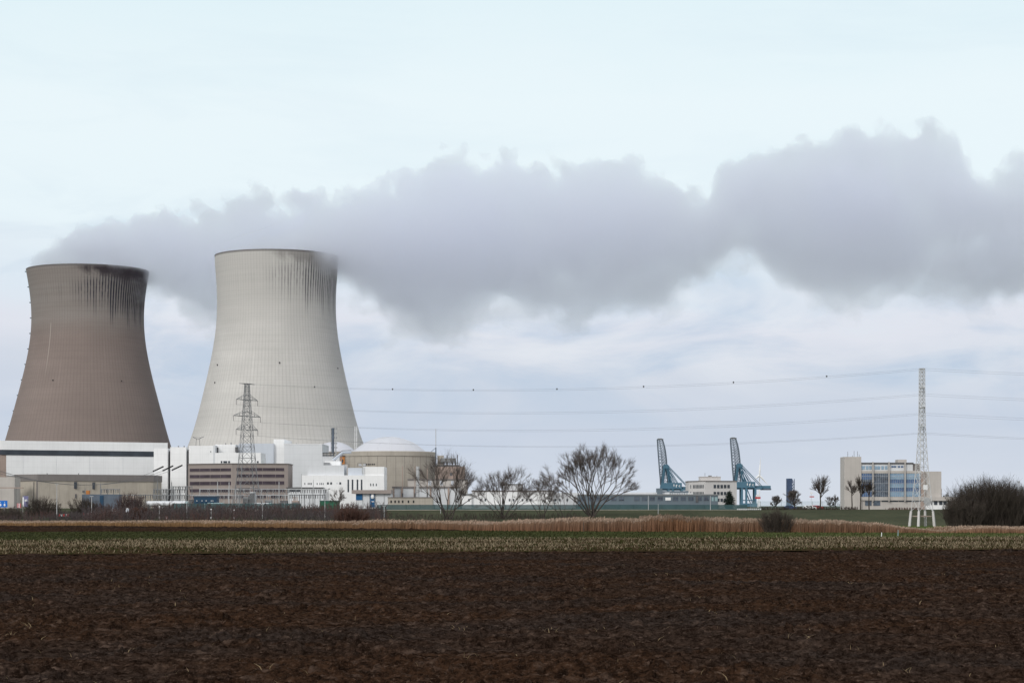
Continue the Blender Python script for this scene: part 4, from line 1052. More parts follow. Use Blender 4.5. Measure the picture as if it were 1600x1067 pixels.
# ================================================================== SUBSTATION (gantries, posts, transformers)
def gantry(x0, x1, y0, Y, n, label, mat='galv'):
    q = Bd('busbar_gantry', label, 'gantry', (x0 + x1) / 2, Y, 'substation gantries')
    q.tube('beam', [(x0, y0), (x1, y0)], .55, mat, 4)
    for i in range(n):
        px = x0 + (x1 - x0) * i / (n - 1); q.tube('post', [(px, y0 - 1), (px, 802)], .55, mat, 6)
    k = int((x1 - x0) / 3.6)
    for i in range(k):
        px = x0 + 1.5 + i * 3.6; q.tube('insulator', [(px, y0 + .3), (px, y0 + 5.5)], .62, 'darkgrey' if i % 3 else 'galvdark', 6, -.5)
    return q
GAN = [(158, 187, 764.3, 880, 4, 'leftmost grey steel gantry of the substation, before the beige annex', 'galvdark'),
       (187, 243, 773, 860, 8, 'low grey steel gantry below the beige annex wall', 'galvdark'),
       (240, 292, 764.5, 875, 6, 'grey steel gantry before the white windowless blocks', 'galvdark'),
       (270, 300, 760, 905, 4, 'taller grey gantry at the left corner of the brown office', 'galvdark'),
       (240, 300, 773.5, 850, 7, 'low dark busbar gantry above the pale tank', 'galvdark'),
       (312, 372, 764, 880, 5, 'pale steel gantry in front of the left half of the brown office', 'galv'),
       (368, 408, 764.6, 872, 4, 'steel gantry directly behind the left pylon legs', 'galv'),
       (408, 455, 764.2, 876, 6, 'pale steel gantry in front of the right half of the brown office', 'galv'),
       (300, 400, 774, 845, 9, 'long low busbar gantry before the brown office', 'galv'),
       (400, 452, 773.5, 848, 6, 'low busbar gantry right of the left pylon', 'galv'),
       (450, 513, 764.5, 870, 6, 'grey gantry in front of the white service building', 'galv'),
       (452, 508, 773, 850, 8, 'low busbar gantry before the white service building', 'galvdark')]
for g2 in GAN: gantry(*g2)
for i, (px, py, lab) in enumerate(((246, 752, 'left of the dark recess'), (268, 753, 'beside the dark recess'), (340, 752.5, 'before the left wing of the brown office'), (358, 753, 'at the corner of the brown office'),
                                   (436, 752.5, 'before the right wing of the brown office'), (471, 743, 'right of the brown office'), (489.5, 752, 'before the white service building'), (157, 757, 'before the beige annex'), (133, 764, 'beside the cable tray of the annex'))):
    q = Bd('lightning_mast', 'thin grey substation mast ' + lab, 'mast', px, 865, 'substation masts'); q.tube('mast', [(px, py), (px, 802)], .6, 'galv' if px > 300 else 'galvdark', 6); q.tube('tip', [(px, py), (px, py - 3)], .2, 'galvdark', 4)
def trafo(px, py, wpx, label, mat):
    q = Bd('transformer', label, 'transformer', px, 835, 'substation transformers')
    q.wall('tank', px - wpx / 2, px + wpx / 2, py + 4, None, mat, 4)
    for i in range(3):
        bx_ = px + (i - 1) * wpx * .3; q.tube('bushing', [(bx_, py + 4), (bx_, py - 2)], .55, 'pinkconc', 6, 1); q.tube('bushing_cap', [(bx_, py - 2), (bx_, py - 3)], .8, 'galv', 6, 1)
    for i in range(5): q.wall('radiator', px - wpx / 2 + (i + .2) * wpx / 5, px - wpx / 2 + (i + .7) * wpx / 5, py + 6, None, 'midgrey', .8, -.9)
for px, py, wp, lab, mt in ((384, 772, 9, 'grey transformer behind the left pylon', 'midgrey'), (394, 764, 8, 'tall pale transformer bushing set behind the left pylon', 'galv'), (419, 777, 10, 'grey transformer right of the left pylon', 'midgrey'),
                            (443, 778, 11, 'grey transformer at the right end of the brown office', 'darkgrey'), (461, 778, 10, 'brownish transformer before the white service building', 'pinkconc'),
                            (170, 778, 12, 'dark transformer between the bushes before the annex', 'darkgrey'), (205, 776, 11, 'dark transformer below the beige annex wall', 'darkgrey'), (300, 776, 9, 'dark transformer left of the blue shed', 'darkgrey')):
    trafo(px, py, wp, lab, mt)
sh = Bd('blue_shed', 'dark blue shed below the brown office windows', 'shed', 321, 825)
sh.wall('wall', 303, 339, 776, None, 'darkblue', 6); sh.wall('roof_edge', 302.5, 339.5, 774.6, 776, 'steelblue', 6.5, -.3)
for px in (308, 316, 322.5, 330.5, 333): sh.tube('lamp_globe', [(px, 781.6), (px, 782.6)], .9, 'white', 8, -.6)
sh2 = Bd('blue_shed', 'dark blue container behind the bushes below the annex window', 'shed', 145, 830)
sh2.wall('wall', 128, 186, 772, None, 'steelblue', 6); sh2.wall('door', 156, 162, 774, None, 'darkblue', .3, -.2)
sh2.wall('rusty_unit', 133.5, 138.5, 766, 772, 'orange', 2, 1)
def tank(x0, x1, py, Y, rp, label, mat='whitegrey'):
    q = Bd('pale_tank', label, 'tank', (x0 + x1) / 2, Y, 'pale tanks'); zc = q.lz(py) - rp * Y / F
    MB().tube((q.lx(x0), 0, zc), (q.lx(x1), 0, zc), rp * Y / F, n=20).build('barrel', M[mat], q.r, smooth=False)
    for f_ in (.0, .3, .6, .9): 
        px = x0 + (x1 - x0) * (f_ + .05); MB().box(q.lx(px), q.lx(px + 1.2), -1, 1, 0, zc).build('saddle', M['midgrey'], q.r)
    MB().tube((q.lx(x1) - .02, 0, zc), (q.lx(x1 + 4), 0, zc), rp * 1.04 * Y / F, n=20).build('end_cap', M['tealpale'], q.r)
tank(229, 290, 782.6, 690, 4.2, 'long pale tank lying above the shrubs before the white blocks')
tank(324, 345, 785.2, 690, 3.2, 'short pale tank below the blue shed', 'tealpale')
tank(397, 420, 785.5, 690, 3.0, 'short pale tank right of the left pylon foot')
gc = Bd('green_container', 'dark green container under the small bare tree', 'container', 515, 700)
gc.wall('body', 499.5, 530, 782.6, None, 'green', 3); gc.wall('lid', 499.2, 530.3, 781.8, 782.6, 'teal', 3.2, -.1)

# ================================================================== FENCES, LAMPS, SIGNS, POSTS, CARS
def mesh_fence(label, x0, x1, Y, h, step, mat, postmat, lamps=False, kerb=True):
    q = Bd('mesh_fence', label, 'fence', (x0 + x1) / 2, Y, base=gz(Y)); n = int((X(x1, Y) - X(x0, Y)) / .17)
    mb = MB(); xa, xb = q.lx(x0), q.lx(x1)
    for i in range(n):
        xx = xa + (xb - xa) * i / n; mb.box(xx, xx + (.145 if kerb else .035), -.02, .02, .15, h)
    mb.build('mesh_panel', M[mat], q.r)
    MB().box(xa, xb, -.05, .05, h, h + .07).build('top_rail', M[mat], q.r)
    if kerb: MB().box(xa, xb, -.2, .2, -.4, .14).build('kerb', M['concrete'], q.r)
    k = int((xb - xa) / step)
    for i in range(k + 1):
        xx = xa + (xb - xa) * i / k; MB().box(xx - .06, xx + .06, -.16, -.05, 0, h + .15).build('fence_post', M[postmat], q.r)
    return q
mesh_fence('long green mesh fence on the bank before the white and slate blue buildings', 590, 1167, 606, 1.55, 4.2, 'teal', 'teal')
mesh_fence('green mesh fence behind the left pylon before the tanks', 270, 470, 640, 2.0, 5, 'teal', 'tealpale')
mesh_fence('pale wire fence far behind the parked cars', 1172, 1318, 900, 3.2, 4.5, 'tealpale', 'midgrey', kerb=False)
bo = Bd('bollard_row', 'low line of white concrete blocks at the right end of the green fence', 'barrier', 1171, 600)
for i in range(12): bo.wall('block', 1152 + i * 3.2, 1154.0 + i * 3.2, 794.2, 796.3, 'whitegrey', .5)
def lamp(px, yt, yb, Y, label, name='lamp_post', rp=.62, head=True):
    q = thing(name, label, 'lamp post', (X(px, Y), Y, gz(Y)), 0, 'white lamp posts'); H = Z(yt, Y) - gz(Y); r = rp * Y / F
    MB().tube((0, 0, -.2), (0, 0, H), r * 1.1, r * .7, 8).build('pole', M['galv'], q)
    if head:
        MB().box(-S(2.6, Y), S(2.6, Y), -.18, .18, H, H + .14).build('lamp_head', M['galv'], q)
    return q
lp = [(88.8, 757, 'white lamp post before the beige annex column, twin arms on top'), (143.2, 775.5, 'white lamp post in front of the bushes below the annex window'), (292, 783, 'white lamp post at the right end of the long pale tank'),
      (410.3, 788, 'white lamp post right of the left pylon'), (507.7, 781.5, 'white lamp post at the left end of the green container'), (600.4, 790.5, 'white lamp post right of the red brown bush')]
for px, yt, lab in lp: lamp(px, yt, 813, 530, lab)
for px, yt, lab in ((1013, 774, 'slim white lamp post before the middle of the slate blue building'), (1110, 774, 'slim white lamp post before the right end of the slate blue building')): lamp(px, yt, 797, 602, lab, rp=.5, head=False)
lamp(1028.4, 787, 805, 560, 'short white post on the bank below the left crane', rp=.5, head=False)
lamp(688.5, 787, 806, 560, 'short white post behind the big leaning willow', rp=.45, head=False)
for i, (px, yt, lab) in enumerate(((199, 794.5, 'below the dark transformer'), (249, 791.5, 'left of the small round warning sign'), (330, 796, 'below the short pale tank'), (365.5, 797, 'between the feet of the left pylon'))):
    q = thing('marker_post', 'short grey post with white reflector ' + lab, 'post', (X(px, 528), 528, gz(528)), 0, 'reflector posts')
    H = Z(yt, 528) - gz(528); MB().tube((0, 0, -.2), (0, 0, H), .07, n=6).build('pole', M['galv'], q)
    MB().box(-.16, .16, -.12, .12, H - .05, H + .22).build('cap', M['white'], q); MB().box(-.2, .2, -.14, -.04, .35, .85).build('reflector', M['white'], q)
MB().box(-.4, .4, -.1, .1, 2.1, 3.1).build('plate', M['bluegrey'], bpy.data.objects['marker_post'])
q = thing('round_sign', 'small round white road sign with red ring low before the scrub', 'sign', (X(260, 527), 527, gz(527)))
MB().tube((0, 0, 0), (0, 0, .8), .04, n=6).build('post', M['galv'], q)
MB().lathe([(.01, -.03), (.40, -.03), (.40, .03), (.01, .03)], 20).build('disc', M['red'], q).rotation_euler = (R(90), 0, 0)
d_ = [c_ for c_ in q.children if c_.name.startswith('disc')][0]; d_.location.z = .85
MB().lathe([(.01, -.02), (.27, -.02), (.27, .02), (.01, .02)], 20).build('white_centre', M['white'], d_).location = (0, 0, .045)
# blue direction sign at the left edge
q = Bd('road_sign', 'large blue direction sign with white symbols at the left edge', 'sign', 0, 534, base=gz(534))
q.win(-18, 11.5, 781.8, 792.2, 'bluesign', 0, 'panel', .12)
for px in (-12, 6): q.tube('post', [(px, 792), (px, 812)], .35, 'galv', 6, .2)
mb = MB()
for px in (0.8, 7.2):
    for a0, a1, b0, b1 in ((-.9, .9, 786.5, 788.0), (-1.6, 1.6, 788.0, 789.2), (-.8, .8, 789.2, 790.4), (-.4, .4, 784, 785.2)):
        mb.box(q.lx(px + a0), q.lx(px + a1), -.06, .0, q.lz(b1), q.lz(b0))
mb.build('white_symbol', M['white'], q.r)
q = Bd('banner_stand', 'tall violet and white advertising banner beside the left road', 'banner', 40, 540, base=gz(540))
q.win(36.4, 44, 774.6, 791.5, 'purple', 0, 'cloth', .08); q.win(35.2, 37.4, 776.5, 791.5, 'white', -.04, 'pale_border', .08); q.win(38.6, 42.6, 780, 783.5, 'whitegrey', -.05, 'pale_print', .03)
for px in (35.6, 44): q.tube('pole', [(px, 774), (px, 806)], .3, 'galv', 6, .1)
for i, (x0, x1, y0, y1, lab) in enumerate(((26.5, 32.5, 786, 795, 'orange and white road barrier left of the violet banner'), (91, 108, 803, 808.5, 'red and white road barrier beside the first lamp post'), (130, 141, 801.5, 806, 'red and white road barrier before the second lamp post'))):
    q = Bd('road_barrier', lab, 'barrier', (x0 + x1) / 2, 532, base=gz(532)); 
    n = 5
    for j in range(n): q.win(x0 + (x1 - x0) * j / n, x0 + (x1 - x0) * (j + 1) / n, y0, y1 - 2, 'red' if j % 2 == 0 else 'whitegrey', 0, 'stripe_board', .12)
    for px in (x0 + .6, x1 - .6): q.tube('foot', [(px, y1 - 3), (px, y1 + 4)], .3, 'darkgrey', 5, .2)
def car(px, Y, label, mat, rz=0.0, van=False):
    q = thing('parked_car', label, 'car', (X(px, Y), Y, gz(Y)), rz, 'cars parked behind the bank')
    L, H = (4.2, 1.45)
    side = [(-2.1, .35), (2.1, .35), (2.1, .75), (1.95, .95), (1.15, 1.0), (.55, H), (-1.2, H), (-1.9, 1.02), (-2.1, .9)] if not van else [(-2.2, .35), (2.2, .35), (2.2, .9), (1.5, 1.1), (1.0, 1.85), (-2.2, 1.9)]
    mb = MB(); n = len(side)
    mb.add([(x_, -.85, z_) for x_, z_ in side] + [(x_, .85, z_) for x_, z_ in side], [tuple(range(n)), tuple(range(2 * n - 1, n - 1, -1))] + [(i, n + i, n + (i + 1) % n, (i + 1) % n) for i in range(n)])
    mb.build('body', M[mat], q)
    for x0, x1 in ((-1.35, -.35), (-.25, .75)):
        MB().add([(x0, -.87, 1.0), (x1, -.87, 1.0), (x1 - .2, -.87, H - .12), (x0 + .05, -.87, H - .12)], [(0, 1, 2, 3)]).build('window', M['darkband'], q)
    for x_ in (-1.3, 1.3):
        for y_ in (-.86, .86):
            wv = MB().lathe([(.01, -.1), (.33, -.1), (.33, .1), (.01, .1)], 16).build('wheel', M['black'], q); wv.location = (x_, y_, .33); wv.rotation_euler = (R(90), 0, 0)
    MB().box(2.08, 2.13, -.7, -.4, .6, .75).build('headlight', M['white'], q); MB().box(2.08, 2.13, .4, .7, .6, .75).build('headlight', M['white'], q)
car(1234.5, 640, 'dark blue car parked under the round tree before the blue tower', 'carblue')
car(1265, 640, 'white car parked left of the tall pollard tree', 'carwhite')
car(1276.5, 643.5, 'red car half hidden behind the white car', 'red')
car(136, 560, 'dark car behind the scrub near the second lamp post', 'carblue')
car(183, 562, 'pale grey car behind the scrub right of the bushes', 'whitegrey')
# posts of the field fence before the reeds
posts = [(664, .2), (681, .2), (689, .2), (709.5, .2), (730.5, .2), (781, .2), (814.5, .2), (831, .2), (836, .2), (863.3, .22), (912, .6), (1003, .25), (1095, .22), (1156, .22), (1191, .2), (1250.5, .2), (1288, .28), (1387.3, .30), (1493, .25)]
for i, (px, rp) in enumerate(posts):
    Y = float(reed_front(X(px, 385))) - 1.2
    H = Z(815 if rp > .5 else (824 if px > 1350 else 820), Y)
    q = MB().tube((0, 0, -.2), (random.Random(i).uniform(-.08, .08), 0, H), rp * Y / F, rp * .9 * Y / F, 6).build('fence_post', M['wood']); q.location = (X(px, Y), Y, 0)
    tag(q, 'thick dark wooden post standing before the reeds' if rp > .5 else f'thin dark field post before the reeds, {ORD[i]} post from the left', 'post', 'posts along the reed edge')
for px, H, lab in ((1377.3, .55, 'short white marker post in the bright grass'), (1403, .95, 'pale grey pipe post in the bright grass right of the white marker')):
    q = MB().tube((0, 0, -.1), (.03, 0, H), .08, .05, 8).tube((.03, 0, H), (.03, 0, H + .1), .08, .07, 8).build('marker_post', M['white' if px < 1400 else 'tealpale']); q.location = (X(px, 326), 326, 0); tag(q, lab, 'post')

# ================================================================== TREES AND SHRUBS
def tubes_mesh(name, segs, mat, parent=None, sides=3):
    A = np.array([s[0] for s in segs], float); Bv = np.array([s[1] for s in segs], float)
    r0 = np.array([s[2] for s in segs])[:, None]; r1 = np.array([s[3] for s in segs])[:, None]
    d = Bv - A; d /= np.maximum(np.linalg.norm(d, axis=1, keepdims=True), 1e-6)
    up = np.where(np.abs(d[:, 2:3]) < .9, np.array([[0, 0, 1.0]]), np.array([[1.0, 0, 0]]))
    u = np.cross(d, up); u /= np.linalg.norm(u, axis=1, keepdims=True); v = np.cross(d, u)
    n = len(segs); P = np.zeros((n, sides * 2, 3))
    for i in range(sides):
        a = 2 * np.pi * i / sides
        P[:, i] = A + (u * np.cos(a) + v * np.sin(a)) * r0; P[:, sides + i] = Bv + (u * np.cos(a) + v * np.sin(a)) * r1
    k = np.arange(n)[:, None] * sides * 2
    Q = np.concatenate([k + np.array([[i, (i + 1) % sides, sides + (i + 1) % sides, sides + i]]) for i in range(sides)])
    return np_mesh(name, P.reshape(-1, 3), Q, mat, parent)
def limb(rng, p, d, L, r, lev, out, kids, wob, tropism, minr, spread, steps=5):
    """one wandering limb with side branches"""
    p = Vector(p); d = Vector(d).normalized(); step = L / steps
    for i in range(steps):
        t0, t1 = i / steps, (i + 1) / steps
        d = (d + Vector((rng.gauss(0, wob), rng.gauss(0, wob), rng.gauss(0, wob * .7) + tropism))).normalized()
        q = p + d * step
        ra, rb = max(minr, r * (1 - .75 * t0)), max(minr, r * (1 - .75 * t1))
        out.append((tuple(p), tuple(q), ra, rb, lev))
        if lev < len(kids):
            for _ in range(kids[lev]):
                if i == 0 and lev == 0 and rng.random() < .7: continue
                ax = d.orthogonal().normalized(); ax.rotate(Matrix.Rotation(rng.uniform(0, 2 * math.pi), 3, d))
                ang = rng.uniform(spread * .5, spread * 1.2)
                nd = d * math.cos(ang) + ax * math.sin(ang)
                f_ = rng.random(); b0 = p.lerp(q, f_)
                limb(rng, b0, nd, L * rng.uniform(.30, .52) * (1.05 - .45 * t0), max(minr, rb * .55), lev + 1, out, kids, wob * 1.1, tropism, minr, spread, max(3, steps - 1))
        p = q
def make_tree(name, label, px, Y, segs, trunklev=1, bark='bark', twig='twig', cat='tree', group=None, base=None):
    q = thing(name, label, cat, (X(px, Y), Y, gz(Y) if base is None else base), 0, group)
    a = [s for s in segs if s[4] < trunklev]; c_ = [s for s in segs if s[4] >= trunklev]
    tubes_mesh('trunk', a, M[bark], q, 6); tubes_mesh('crown', c_, M[twig], q, 3)
    return q
def fork(rng, p, d, L, r, lev, out, depth, ang, up, minr, ratio=.74):
    """a limb that wanders, then forks again and again; the last shoots carry fine twigs"""
    p = Vector(p); d = Vector(d).normalized(); n = 3
    for i in range(n):
        d = (d + Vector((rng.gauss(0, .10), rng.gauss(0, .10), rng.gauss(0, .05) + up * (.4 + .3 * lev)))).normalized()
        q = p + d * L / n
        out.append((tuple(p), tuple(q), max(minr, r * (1 - .12 * i)), max(minr, r * (1 - .12 * (i + 1))), 0 if lev < 2 else 1))
        if lev >= 2:
            for _ in range(2 if lev < depth - 1 else 5):
                ax = d.orthogonal().normalized(); ax.rotate(Matrix.Rotation(rng.uniform(0, 6.283), 3, d)); a = rng.uniform(.3, .8)
                b0 = p.lerp(q, rng.random()); nd = d * math.cos(a) + ax * math.sin(a) + Vector((0, 0, .15)); tl = L * rng.uniform(.3, .75)
                m_ = b0 + nd * tl * .5; e_ = m_ + (nd + Vector((rng.gauss(0, .2), rng.gauss(0, .2), .15))) * tl * .5
                out.append((tuple(b0), tuple(m_), minr * 1.1, minr * .9, 2)); out.append((tuple(m_), tuple(e_), minr * .9, minr * .6, 2))
        p = q
    if lev >= depth: return
    kids = 2 if rng.random() < .72 else 3; roll = rng.uniform(0, 6.283)
    for k in range(kids):
        ax = d.orthogonal().normalized(); ax.rotate(Matrix.Rotation(roll + 6.283 * k / kids + rng.uniform(-.4, .4), 3, d))
        a = ang * rng.uniform(.55, 1.25)
        fork(rng, p, d * math.cos(a) + ax * math.sin(a), L * ratio * rng.uniform(.8, 1.18), r * .66, lev + 1, out, depth, ang, up, minr, ratio)
def willow(seed, stems, L, fan, bias=0.0, depth=4, r=.28, minr=.010, ang=.36, up=.03):
    rng = random.Random(seed); out = []
    tot = sum(.74 ** k for k in range(depth + 1))
    for i in range(stems):
        a = -fan + 2 * fan * (i + rng.uniform(.2, .8)) / stems + bias
        d = Vector((math.sin(a), rng.uniform(-.4, .4), math.cos(a)))
        ll = L * (math.cos(a - bias) * .22 + .78) * rng.uniform(.85, 1.0) / tot * 1.08
        fork(rng, (rng.uniform(-.9, .9), rng.uniform(-.5, .5), -.1), d, ll, r * rng.uniform(.65, 1), 0, out, depth, ang, up, minr)
    return out
make_tree('willow', 'largest bare willow, wide dome crown of many limbs, before the slate blue building', 925, 545, willow(6, 13, 17.8, .74, -.04, 5, .24, .0105), 1)
make_tree('willow', 'bare willow with long limbs leaning both ways, in front of the pinkish concrete building', 701, 530, willow(8, 9, 16.4, .70, .10, 4, .22, .0105), 1)
make_tree('willow', 'bare bushy willow with low sprawling limbs before the long white building', 786, 532, willow(15, 11, 12.6, .92, .05, 4, .17, .0100), 1)
make_tree('willow', 'small bare willow between the sprawling willow and the largest willow', 847, 532, willow(21, 6, 11.2, .55, -.1, 4, .14, .0105), 1)
make_tree('willow', 'low bare willow scrub at the left foot of the largest willow', 882, 538, willow(27, 5, 8.2, .75, -.1, 4, .11, .0105), 1)
def crowned(seed, H, bole, Rc, kids=(4, 3, 3), knob=False, r=.25, minr=.013, up=.02, limbs=9, rz=1.0):
    rng = random.Random(seed); out = []
    p = Vector((0, 0, -.2)); n = 4
    for i in range(n):
        q = Vector((rng.gauss(0, .06), rng.gauss(0, .06), bole * (i + 1) / n)); out.append((tuple(p), tuple(q), r * (1.15 - .12 * i), r * (1.03 - .12 * i), 0)); p = q
    for i in range(limbs):
        a = 2 * math.pi * i / limbs + rng.uniform(-.3, .3); el = rng.uniform(.15, 1.3)
        d = Vector((math.cos(a) * math.cos(el) * Rc, math.sin(a) * math.cos(el) * Rc, (H - bole) * math.sin(el) * rz))
        st_ = Vector((0, 0, bole * rng.uniform(.72, 1.0))); L = d.length * rng.uniform(.85, 1.05)
        if knob:
            k = st_ + d * .42; out.append((tuple(st_), tuple(k), r * .55, r * .42, 0)); out.append((tuple(k), tuple(k + d.normalized() * .25), r * .7, r * .5, 0))
            for _ in range(7):
                dd = (d.normalized() + Vector((rng.gauss(0, .4), rng.gauss(0, .4), rng.gauss(.35, .3)))).normalized()
                limb(rng, k, dd, L * rng.uniform(.4, .62), .045, 1, out, kids, .06, .05, minr, .4, 4)
        else: fork(rng, st_, d, L * .36, r * .5, 1, out, 4, .38, .02, minr, .74)
    return out
make_tree('bare_tree', 'small pale bare tree in front of the white service building', 528, 680, crowned(31, 7.4, 1.2, 3.4, (3, 2, 1), r=.13, limbs=11, minr=.011), 1, 'twig', 'twig')
make_tree('pollard_tree', 'tall lone pollard tree right of the white car, knobbly limbs and upright twigs', 1282, 640, crowned(41, 12.4, 5.2, 3.4, (0, 3, 1), True, .24, .016, limbs=12), 1, 'bark', 'twig')
make_tree('pollard_tree', 'pollard tree before the concrete stair tower of the glazed office', 1331, 640, crowned(43, 11.0, 6.0, 2.5, (0, 3, 1), True, .2, .014, limbs=8), 1, 'bark', 'twig')
make_tree('pollard_tree', 'pollard tree at the left end of the blue glass front', 1344.5, 618, crowned(45, 10.6, 5.5, 2.5, (0, 3, 1), True, .2, .015, limbs=8), 1, 'bark', 'twigdark')
make_tree('pollard_tree', 'pollard tree before the second bay of the blue glass front', 1358, 634, crowned(47, 10.4, 5.4, 2.5, (0, 3, 1), True, .2, .015, limbs=8), 1, 'bark', 'twigdark')
make_tree('round_tree', 'small bare round tree left of the blue tower, right of the wind turbine', 1212.5, 660, crowned(51, 5.2, 1.3, 2.0, (3, 3, 2), r=.14, limbs=18, minr=.015), 1, 'bark', 'twig')
make_tree('round_tree', 'dense bare round tree in front of the blue tower', 1241, 650, crowned(53, 7.4, 1.6, 2.7, (3, 3, 2), r=.2, limbs=22, minr=.015), 1, 'bark', 'twig')
make_tree('round_tree', 'small bare tree right of the tall lone pollard, left of a twin', 1297, 668, crowned(55, 4.8, 1.2, 1.6, (3, 2, 2), r=.1, limbs=10), 1, 'bark', 'twig')
make_tree('round_tree', 'small bare tree nearest to the concrete stair tower, right of its twin', 1305.5, 668, crowned(57, 5.2, 1.2, 1.7, (3, 2, 2), r=.1, limbs=11), 1, 'bark', 'twig')
make_tree('bare_tree', 'thin bare tree at the left foot of the pinkish concrete building', 716, 640, crowned(59, 12, 3.5, 2.6, (2, 2, 2), r=.15, limbs=9), 1, 'bark', 'twig')
# dark conifer-like shrub before the cream office
rng = random.Random(61); seg = []
for i in range(420):
    t = rng.random(); z_ = 5.6 * t; rr_ = 2.3 * math.sin(min(1, (1 - t) * 1.5 + .12) * 1.5) * rng.uniform(.3, 1); a = rng.uniform(0, 6.283)
    p0 = Vector((0, 0, z_)); p1 = Vector((math.cos(a) * rr_, math.sin(a) * rr_, z_ + rng.uniform(-.4, .6)))
    seg.append((tuple(p0.lerp(p1, .2)), tuple(p1), .05, .02, 1))
    for _ in range(5):
        b0 = p0.lerp(p1, rng.uniform(.35, 1)); seg.append((tuple(b0), tuple(b0 + Vector((rng.gauss(0, .3), rng.gauss(0, .3), rng.gauss(.05, .25)))), .07, .02, 1))
seg += [((0, 0, -.2), (0, 0, 2.5), .18, .12, 0), ((0, 0, 2.5), (0, 0, 5.4), .12, .04, 0)]
make_tree('conifer', 'dark evergreen tree at the right corner of the cream office', 1139.5, 640, seg, 1, 'bark', 'conifer')

def shrub_segs(seed, n, w_, d_, h_, twigs=6, minr=.02, base=0.0, lean=.5):
    rng = random.Random(seed); out = []
    for i in range(n):
        bx_, by_ = rng.uniform(-w_, w_) * .7, rng.uniform(-d_, d_) * .7
        env = h_ * math.sqrt(max(.05, 1 - (bx_ / w_) ** 2)) * rng.uniform(.72, 1.03)
        p = Vector((bx_, by_, base - .1)); d = Vector((bx_ / w_ * lean + rng.gauss(0, .22), rng.gauss(0, .22), 1)).normalized()
        for j in range(4):
            q = p + d * env / 4; out.append((tuple(p), tuple(q), minr * (2.2 - j * .4), minr * (1.8 - j * .4), 0))
            for _ in range(twigs if j else twigs // 2):
                b0 = p.lerp(q, rng.random()); dd = (d + Vector((rng.gauss(0, .5), rng.gauss(0, .5), rng.gauss(.1, .3)))).normalized()
                out.append((tuple(b0), tuple(b0 + dd * env * rng.uniform(.10, .24)), minr * 1.1, minr * .6, 0))
            p = q; d = (d + Vector((rng.gauss(0, .14), rng.gauss(0, .14), .05))).normalized()
    return out
def shrub(label, px, Y, seed, n, w_, d_, h_, mat, twigs=6, minr=.03, name='bush', kind=None, base=None, group=None):
    q = tubes_mesh(name, shrub_segs(seed, n, w_, d_, h_, twigs, minr), M[mat]); q.location = (X(px, Y), Y, gz(Y) if base is None else base)
    return tag(q, label, 'bush', group, kind)
shrub('round red brown bush rising from the reeds below the white service building', 550, 447, 71, 190, 4.0, 2.6, 4.6, 'twigbrown', 8, .022)
shrub('dark olive brown bush standing in the reeds below the blue tower', 1213, 374, 73, 190, 3.1, 1.8, 4.2, 'twigdark', 8, .015)
shrub('rounded bare bush before the beige annex, left of the second lamp post', 130, 545, 75, 110, 3.6, 2.5, 5.4, 'twigdark', 7, .022)
shrub('tall rounded purple brown bush below the substation gantries', 203, 548, 77, 130, 3.0, 2.5, 6.4, 'scrub', 7, .022)
shrub('spreading dark bush beside the violet banner at the left', 66, 540, 79, 150, 5.2, 2.5, 5.6, 'twigdark', 7, .022)
shrub('dark green brown bush below the blue direction sign', 14, 528, 81, 100, 4.0, 2.5, 3.2, 'twigdark', 7, .022)
shrub('low reddish bush right of the marker post with a plate', 218, 530, 83, 140, 3.0, 2, 3.4, 'twigbrown', 7)
# the scrub belt reads as one mass
def belt(name, label, x0, x1, Y0, Y1, n, h0, h1, mat, seed, minr=.03, tw=6):
    rng = random.Random(seed); out = []
    for i in range(n):
        px = rng.uniform(x0, x1); Y = rng.uniform(Y0, Y1); xx = X(px, Y)
        hh_ = h0 + (h1 - h0) * float(fbm(np.array(xx / 9.0), np.array(Y / 9.0), 3, seed)); b = gz(Y)
        for s in shrub_segs(rng.randrange(10 ** 6), 1, .6, .6, hh_, tw, minr):
            out.append(((s[0][0] + xx, s[0][1] + Y, s[0][2] + b), (s[1][0] + xx, s[1][1] + Y, s[1][2] + b), s[2], s[3], 0))
    q = tubes_mesh(name, out, M[mat]); return tag(q, label, 'scrub', kind='stuff')
belt('scrub', 'wide belt of dull purple brown leafless scrub below the power station', 130, 600, 508, 560, 2500, 2.4, 4.9, 'scrub', 91, .026)
belt('undergrowth', 'dark leafless undergrowth along the road at the left edge', -30, 160, 508, 556, 950, 1.3, 3.6, 'scrub', 93, .026)
belt('brush', 'low dark brush on the bank around the willows', 595, 905, 506, 548, 900, .6, 1.9, 'twigdark', 95, .026, 5)
belt('hedge', 'low clipped dark hedge before the glazed office and the cars', 1190, 1340, 630, 634, 330, 1.0, 1.35, 'twigdark', 97, .04, 8)
belt('russet_brush', 'low russet shrubs along the foot of the glazed office', 1385, 1440, 650, 656, 130, .6, 1.3, 'twigbrown', 99, .04, 7)
# the thicket at the right
for px, Y, seed, n, w_, h_, lab in ((1546, 472, 101, 620, 8.5, 11.2, 'tallest dark bare thicket rising right of the right pylon'), (1600, 478, 103, 520, 9.0, 9.4, 'dark bare thicket running out of the picture at the right edge'), (1506, 468, 105, 380, 4.6, 6.6, 'low dark thicket nearest to the right pylon')):
    shrub(lab, px, Y, seed, n, w_, 5.0, h_, 'twigdark', 11, .017, 'thicket')

